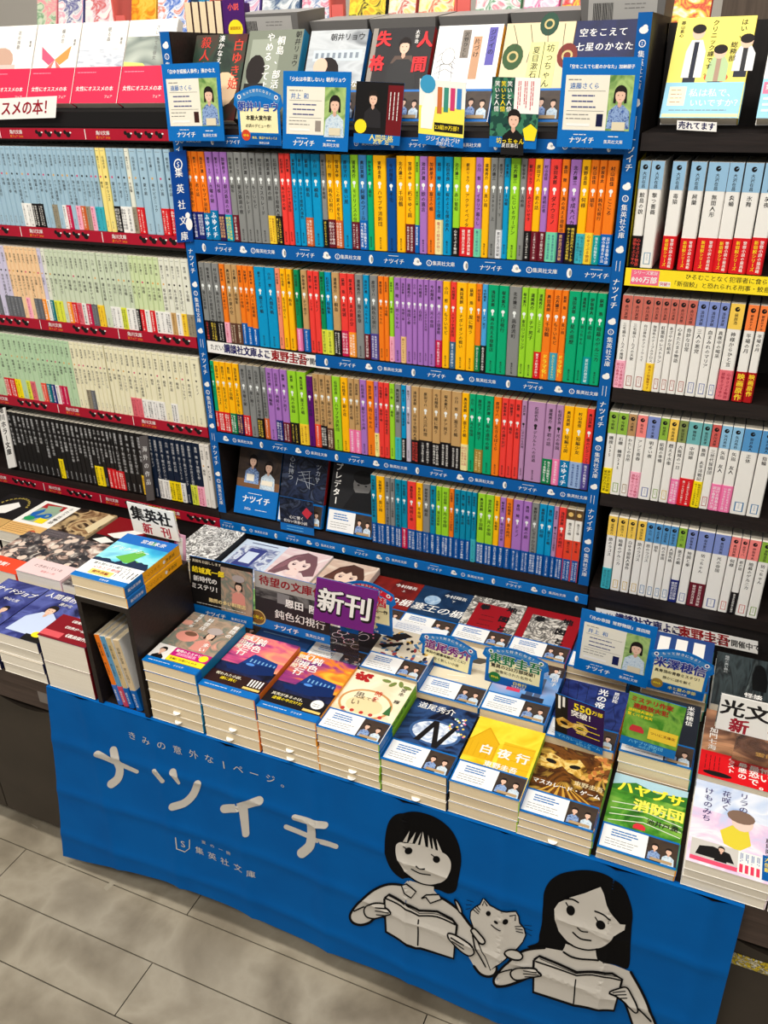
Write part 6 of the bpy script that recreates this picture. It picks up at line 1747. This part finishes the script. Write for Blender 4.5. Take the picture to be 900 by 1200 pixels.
def c_botchan(F):
    F.rect(0, 0, 1, 1, M((226, 206, 166), .45), 1)
    for u, v, c, r_ in ((.16, .66, (52, 84, 44), .016), (.62, .98, (30, 70, 52), .014), (.95, .66, (120, 40, 30), .015), (.2, .3, (240, 150, 30), .010), (.9, .24, (50, 90, 50), .012)): F.ell(u, v, r_, M(c, .5), 2, r_ * 1.25); F.ell(u, v, r_ * .55, M((200, 180, 120), .5), 3); F.ell(u, v, r_ * .35, M(c, .5), 4)
    for k in range(4): F.line([(.1 + .25 * k, .98), (.2 + .22 * k, .8), (.12 + .26 * k, .6)], .0009, M((50, 60, 40), .5), 2)
    F.rect(.40, .30, .80, .80, M((232, 226, 150), .5), 4); F.rect(.595, .30, .605, .80, INK, 5); F.text('坊っちゃん', .70, .78, .0125, INK, 5, .01, True, 't', res=2); F.text('夏目漱石', .50, .76, .0115, INK, 5, .01, True, 't', res=2)


def c_sora(F):
    F.rect(0, 0, 1, 1, art('cover_night_sky', [(12, 16, 46), (24, 32, 84), (10, 14, 40)], 10, 1, 3), 1); F.text('空をこえて', .42, .88, .0130, WHITE, 3, .02, res=2, gap=1.08); F.text('七星のかなた', .47, .74, .0130, WHITE, 3, .02, res=2, gap=1.08)
    F.poly([(.2, .4), (.5, .46), (.8, .4), (.8, .2), (.2, .2)], BLACK, 2)


fob = lambda s: (0.050, bm, bm, fair_obi((30, 110, 180), s), None)
T_ = [(.024, c_yuki, 'dark novel with red title half hidden by the left portrait card', M((30, 28, 28), .5)), (.136, c_kiri, 'grey-green schoolroom novel behind an arched blue card', M((30, 130, 176), .5)), (.250, c_shojo, 'grey novel with dark-haired profile behind portrait card', BLUE), (.363, c_shikkaku, 'black novel with big red characters on the middle ledge', M((150, 20, 30), .5)),
      (.474, c_jijii, 'white novel with line drawing and three coloured title strips', M((240, 170, 40), .5)), (.583, c_botchan, 'beige floral novel with cream title panel on the middle ledge', M((206, 186, 146), .5)), (.6882, c_sora, 'night-sky novel with white title beside the right upright', M((14, 20, 60), .5))]
for k, (x, f, lab, sp) in enumerate(T_):
    facing(x, .013, LZ + .0064, 62, WHITE, sp, f, lab, fob(60 + k) if k in (2, 3, 4, 5) else None, T=.013 if k != 1 else .02, Wd=BW if k < 6 else .0968)


def c_clinic(F):
    F.rect(0, 0, 1, 1, M((244, 228, 110), .45), 1)
    for u, v, h, c, c2 in ((.30, .40, .52, (238, 236, 230), (30, 34, 50)), (.62, .36, .34, (176, 200, 150), (170, 140, 120)), (.93, .46, .34, (226, 224, 224), (40, 40, 44))):
        F.poly([(u - .13, v), (u + .13, v), (u + .13, v + h * .5), (u + .07, v + h * .72), (u - .07, v + h * .72), (u - .12, v + h * .5)], M(c, .5), 3); F.rect(u - .03, v, u + .03, v + h * .68, M(c2, .5), 4); F.ell(u, v + h * .86, .0085, SKIN, 4, .0105); F.ell(u, v + h * .93, .0092, HAIR, 5, .007); F.rect(u - .1, v - .06, u + .06, v, M((34, 36, 50), .5), 3)
    F.ell(.62, .40, .016, M((226, 84, 50), .5), 2, .008)
    F.text('クリニック課です。', .50, .97, .0088, INK, 6, .01, True, 't', res=2); F.text('はい、', .86, .97, .0092, INK, 6, .01, True, 't', res=2); F.text('総務部', .78, .75, .0095, INK, 6, .01, True, 't', res=2); F.text('藤山素心', .08, .97, .006, INK, 6, .02, True, 't')


LBm = M((150, 204, 226), .45)
ob = (.052, LBm, LBm, lambda F: (F.text('私は私で、', .62, .70, .0125, WHITE, 1, .0, res=2), F.text('いいですか？', .68, .42, .0115, WHITE, 1, .0, res=2), F.rect(.06, .35, .28, .88, M((244, 236, 200), .5), 1), F.lines(.09, .78, .45, 4, .15, M((170, 110, 80), .5), 2, 3), F.rect(.02, .03, .98, .12, M((240, 232, 170), .5), 1), F.lines(.1, .22, .22, 1, .8, SOFT, 1, 5)), None)
facing(.8285, .021, LZ + .0090, 57, M((244, 228, 110), .45), M((226, 200, 60), .45), c_clinic, 'yellow novel with three drawn figures on the right ledge', ob, T=.017, pm=PAGEW)


def c_clinic2(F):
    F.rect(0, 0, 1, 1, M((236, 234, 230), .45), 1); F.text('はい、総務部', .16, .96, .009, INK, 2, .01, True, 't'); F.poly([(.3, .4), (.6, .4), (.6, .8), (.3, .8)], M((200, 210, 220), .5), 2)


ob2 = (.056, LBm, LBm, lambda F: (F.rect(.02, .62, .3, .92, M((236, 120, 150), .5), 1), F.text('第二弾', .16, .78, .008, WHITE, 2, .02), F.lines(.05, .5, .2, 3, .8, WHITE, 1, 3, thick=.003)), None)
facing(.955, .021, LZ + .0090, 57, WHITE, WHITE, c_clinic2, 'white novel with light blue band at right end of the ledge', ob2, T=.017, pm=PAGEW)

# bottom shelf of the middle bay: leaflet and two facing novels


def c_leaflet(F):
    F.rect(0, .40, 1, 1, PHOTO, 1); F.rect(0, .40, 1, .52, M((120, 84, 56), .5), 2); person(F, .34, .80, .019, KIMONO, 3); person(F, .72, .74, .019, KIMO2, 3); F.rect(.22, .50, .40, .60, M((236, 226, 206), .5), 9); F.rect(.58, .47, .84, .54, M((236, 226, 206), .5), 9)
    F.rect(0, 0, 1, .40, PB, 10); F.text('ナツイチ', .5, .23, .0175, WHITE, 11, .03, res=2); F.lines(.3, .32, .32, 1, .4, WHITE, 11, 3, thick=.0012); F.text('2026', .32, .09, .0075, WHITE, 11, .02); F.lines(.5, .09, .09, 1, .3, WHITE, 11, 5, thick=.0012)


m = MB(); m.box((0, 0, 0), (.104, .147, .002), PB); c_leaflet(Face(m, (0, 0, .002), (1, 0, 0), (0, 1, 0), (0, 0, 1), .104, .147))
o = m.build('leaflet', None, mat_lean(.036, .004, .0035, 69)); tagit(o, 'blue leaflet with two seated women leaning on the bottom shelf', 'leaflet')


def c_kokoro(F):
    F.rect(0, 0, 1, 1, art('cover_blueblack', [(16, 20, 34), (40, 50, 76), (14, 16, 26), (70, 80, 104)], 26, 2, 5), 1); F.text('心に持つ', .2, .96, .0125, M((200, 206, 214), .5), 2, .0, True, 't', res=2); F.text('ツカサ', .8, .90, .0125, M((180, 186, 200), .5), 2, .0, True, 't', res=2)
    r = random.Random(14)
    for k in range(9): F.line([(.3 + .5 * r.random(), .6 + .2 * r.random()), (.3 + .5 * r.random(), .5 + .3 * r.random())], .0008, M((190, 196, 206), .5), 2)


def c_predator(F):
    F.rect(0, 0, 1, 1, M((34, 34, 36), .5), 1); F.text('プレデター', .13, .97, .0165, WHITE, 4, .03, True, 't', res=2); F.ell(.66, .72, .020, M((120, 118, 116), .5), 2, .024); F.ell(.66, .82, .022, BLACK, 3, .014); F.poly([(.3, .36), (1, .36), (1, .56), (.8, .62), (.5, .6)], M((22, 22, 24), .5), 3)
    for k in (-1, 1): F.ell(.66 + k * .08, .71, .003, BLACK, 4, .0016)


facing(.148, .006, .0035, 69, WHITE, M((150, 30, 34), .5), c_kokoro, 'blue-black novel with scratchy figure on the bottom shelf', fob(71), T=.012)
facing(.264, .006, .0035, 69, WHITE, M((30, 30, 32), .5), c_predator, 'black novel with staring grey face on the bottom shelf', fob(72), T=.012)


def a_koko(F):
    F.rect(0, .22, 1, 1, art('cover_blueblack', [], 1), 1); F.poly([(.66, .62), (.80, .80), (.96, .66), (.82, .46)], M((200, 50, 66), .5), 2); F.text('心に響く', .5, .44, F.w * .11, WHITE, 2, .02, res=2); F.text('切ない青春小説', .46, .31, F.w * .10, WHITE, 2, .02, fit=F.w * .8); F.lines(.2, .15, .06, 2, .6, M((120, 200, 240), .5), 2, 4, thick=.0014)


divider('promo_card', 'small blue-black card with red diamond on the bottom shelf edge', [(327, 581), (367, 590), (368, 628), (329, 620)], -.006, .0012, PB, a_koko, 'card')

# ------------------------------------------------------------------ gondola behind the bookcases
t = bpy.data.objects.new('rear_counter', None); COL.objects.link(t); t.location = (.3, .5, FZ); bpy.context.view_layer.update()
tagit(t, 'dark counter shelving running behind the bookcases', 'counter')


def cpart(nm, a, b, mt):
    m = MB(); m.box(a, b, mt); o = m.build(nm); o.parent = t; o.matrix_parent_inverse = t.matrix_world.inverted()


cpart('counter_top', (-1.2, .2035, .862), (1.7, .75, .880), M((70, 66, 64), .5)); cpart('counter_base', (-1.2, .21, FZ), (1.7, .74, .8615), WOODB)
m = MB(); m.box((.86, .40, .8808), (1.9, .44, 1.6), noise_mat('brown_panel', (74, 62, 52), (96, 82, 70), (30, 2, 2), .5, 5))
tagit(m.build('end_panel'), 'plain brown wood panel standing behind the right bay', 'panel')
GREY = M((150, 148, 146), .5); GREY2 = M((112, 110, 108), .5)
for k, (x0, x1, hz, yy, bar) in enumerate(((.005, .150, .944, .22, 1), (.153, .270, .930, .26, 0), (.273, .400, .930, .262, 0), (.403, .528, .930, .27, 0), (.531, .652, .931, .275, 0), (.655, .790, .950, .24, 1))):
    m = MB(); d = .10
    P = [(x0 + .008, yy, .881), (x1 - .004, yy, .881), (x1 - .004, yy + d, .881), (x0 + .008, yy + d, .881), (x0, yy - .012, hz), (x1, yy - .012, hz), (x1, yy + d, hz + .012), (x0, yy + d, hz + .012)]
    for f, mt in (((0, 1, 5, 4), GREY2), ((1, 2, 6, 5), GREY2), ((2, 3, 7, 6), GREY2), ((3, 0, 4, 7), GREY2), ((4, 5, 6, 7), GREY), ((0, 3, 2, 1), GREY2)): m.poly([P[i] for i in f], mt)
    V_ = Vector((0, -.012, hz - .881)); h = V_.length
    F = Face(m, (x0 + .004, yy, .881), (1, 0, 0), V_.normalized(), Vector((0, -1, 0)), x1 - x0 - .004, h)
    if bar:
        F.rect(.08, .2, .9, .92, M((176, 174, 170), .5), 1)
        r = random.Random(k); u = .14
        while u < .38: q = .004 + .008 * r.random(); F.rect(u, .42, u + q, .82, BLACK, 2); u += q + .006
        F.lines(.52, .78, .7, 2, .3, SOFT, 2, 3, thick=.0012)
    else: F.lines(.10, .30, .22, 2, .25, BLACK, 1, k, thick=.002)
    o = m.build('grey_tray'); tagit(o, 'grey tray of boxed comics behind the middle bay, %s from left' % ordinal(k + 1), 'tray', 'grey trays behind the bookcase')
# standing comics behind
pal = [((206, 220, 190), (240, 150, 160), (120, 160, 120)), ((240, 240, 236), (90, 90, 150), (236, 160, 180)), ((236, 226, 230), (210, 90, 90), (250, 240, 230)), ((246, 170, 40), (250, 200, 80), (220, 120, 30)), ((240, 244, 250), (60, 110, 200), (230, 120, 90)), ((20, 40, 70), (40, 150, 200), (20, 60, 90)), ((240, 240, 244), (90, 70, 160), (230, 150, 180)), ((190, 200, 206), (60, 90, 130), (240, 240, 240)),
       ((236, 232, 236), (120, 150, 190), (220, 120, 150)), ((250, 226, 60), (20, 20, 20), (240, 160, 40)), ((240, 236, 220), (200, 80, 70), (250, 210, 120)), ((246, 240, 200), (230, 90, 60), (250, 220, 90)), ((244, 246, 240), (90, 150, 110), (240, 130, 150)), ((250, 240, 246), (230, 100, 160), (240, 200, 220)), ((226, 50, 70), (250, 210, 70), (250, 240, 230)), ((240, 230, 250), (150, 90, 190), (250, 220, 80)),
       ((250, 220, 80), (220, 60, 60), (250, 246, 230)), ((230, 240, 250), (80, 130, 200), (250, 180, 190)), ((60, 40, 110), (230, 180, 60), (200, 60, 90)), ((250, 240, 236), (220, 80, 100), (120, 170, 210))]
x = -.66
HOLD = M((232, 110, 102), .45)
names_c = ['green and pink', 'white and violet', 'pale rose', 'amber', 'white and blue', 'dark teal', 'white and purple', 'grey-blue', 'pale blue and rose', 'yellow and black', 'cream and red', 'yellow and orange', 'white and green', 'pink', 'red and yellow', 'lilac', 'yellow and red', 'pale sky', 'indigo and gold', 'white and coral']
for k, pc in enumerate(pal):
    wd = .058 + .030 * ((k * 7) % 5) / 4
    if x + wd > .845: break
    m = MB(); mt = art('comic_cover_%d' % k, [pc[0], pc[1], pc[0], pc[2], pc[0]], 26, 1.8, 3)
    b = book('standing_comic', wd, .17, .014, mat_lean(x, .42, .892, 74), mt, M(pc[1], .5), WHITE, None, None, None)
    tagit(b, '%s comic standing behind the bookcases, %s from left' % (names_c[k], ordinal(k + 1)), 'comic', 'comics standing behind the bookcases')
    if k % 3 == 2:
        m = MB(); hx = x + wd + .004; m.box((hx, .395, .8808), (hx + .030, .47, .886), HOLD); m.box((hx, .41, .8864), (hx + .004, .48, 1.0), HOLD); m.box((hx + .0045, .412, .8864), (hx + .030, .417, .965), HOLD)
        tagit(m.build('book_end'), 'coral plastic book end between comics, %s from left' % ordinal(k // 3 + 1), 'book end', 'coral book ends behind the bookcases'); x += .036
    x += wd + .006
# upright books seen by their page edges, and a purple one
for k in range(5):
    mm = Matrix(((0, 0, 1, -.095 + .017 * k), (1, 0, 0, .213), (0, 1, 0, .8808), (0, 0, 0, 1)))
    b = book('upright_paperback', BW, .074 if False else .088, .014, mm, M((96, 60, 56), .5) if k < 4 else M((70, 24, 100), .5), M((96, 60, 56), .5), M((96, 60, 56), .5), None, None, None)
    tagit(b, 'small brown book showing its page edges behind the left upright, %s from left' % ordinal(k + 1), 'book', 'books with page edges out behind the left upright')
m = MB(); m.box((0, 0, 0), (.046, .088, .004), M((70, 24, 100), .5)); F = Face(m, (0, 0, .004), (1, 0, 0), (0, 1, 0), (0, 0, 1), .046, .088); F.ell(.55, .45, .016, YEL, 1); F.text('小説', .5, .86, .012, M((236, 90, 80), .5), 1, .03); F.text('期間限定', .55, .47, .006, M((160, 60, 20), .5), 2, .02)
o = m.build('promo_card', None, mat_lean(-.006, .2085, .8808, 88)); tagit(o, 'small purple card with yellow disc behind the left upright', 'card')

bpy.data.objects.remove(_fo)
bpy.data.curves.remove(_fc)
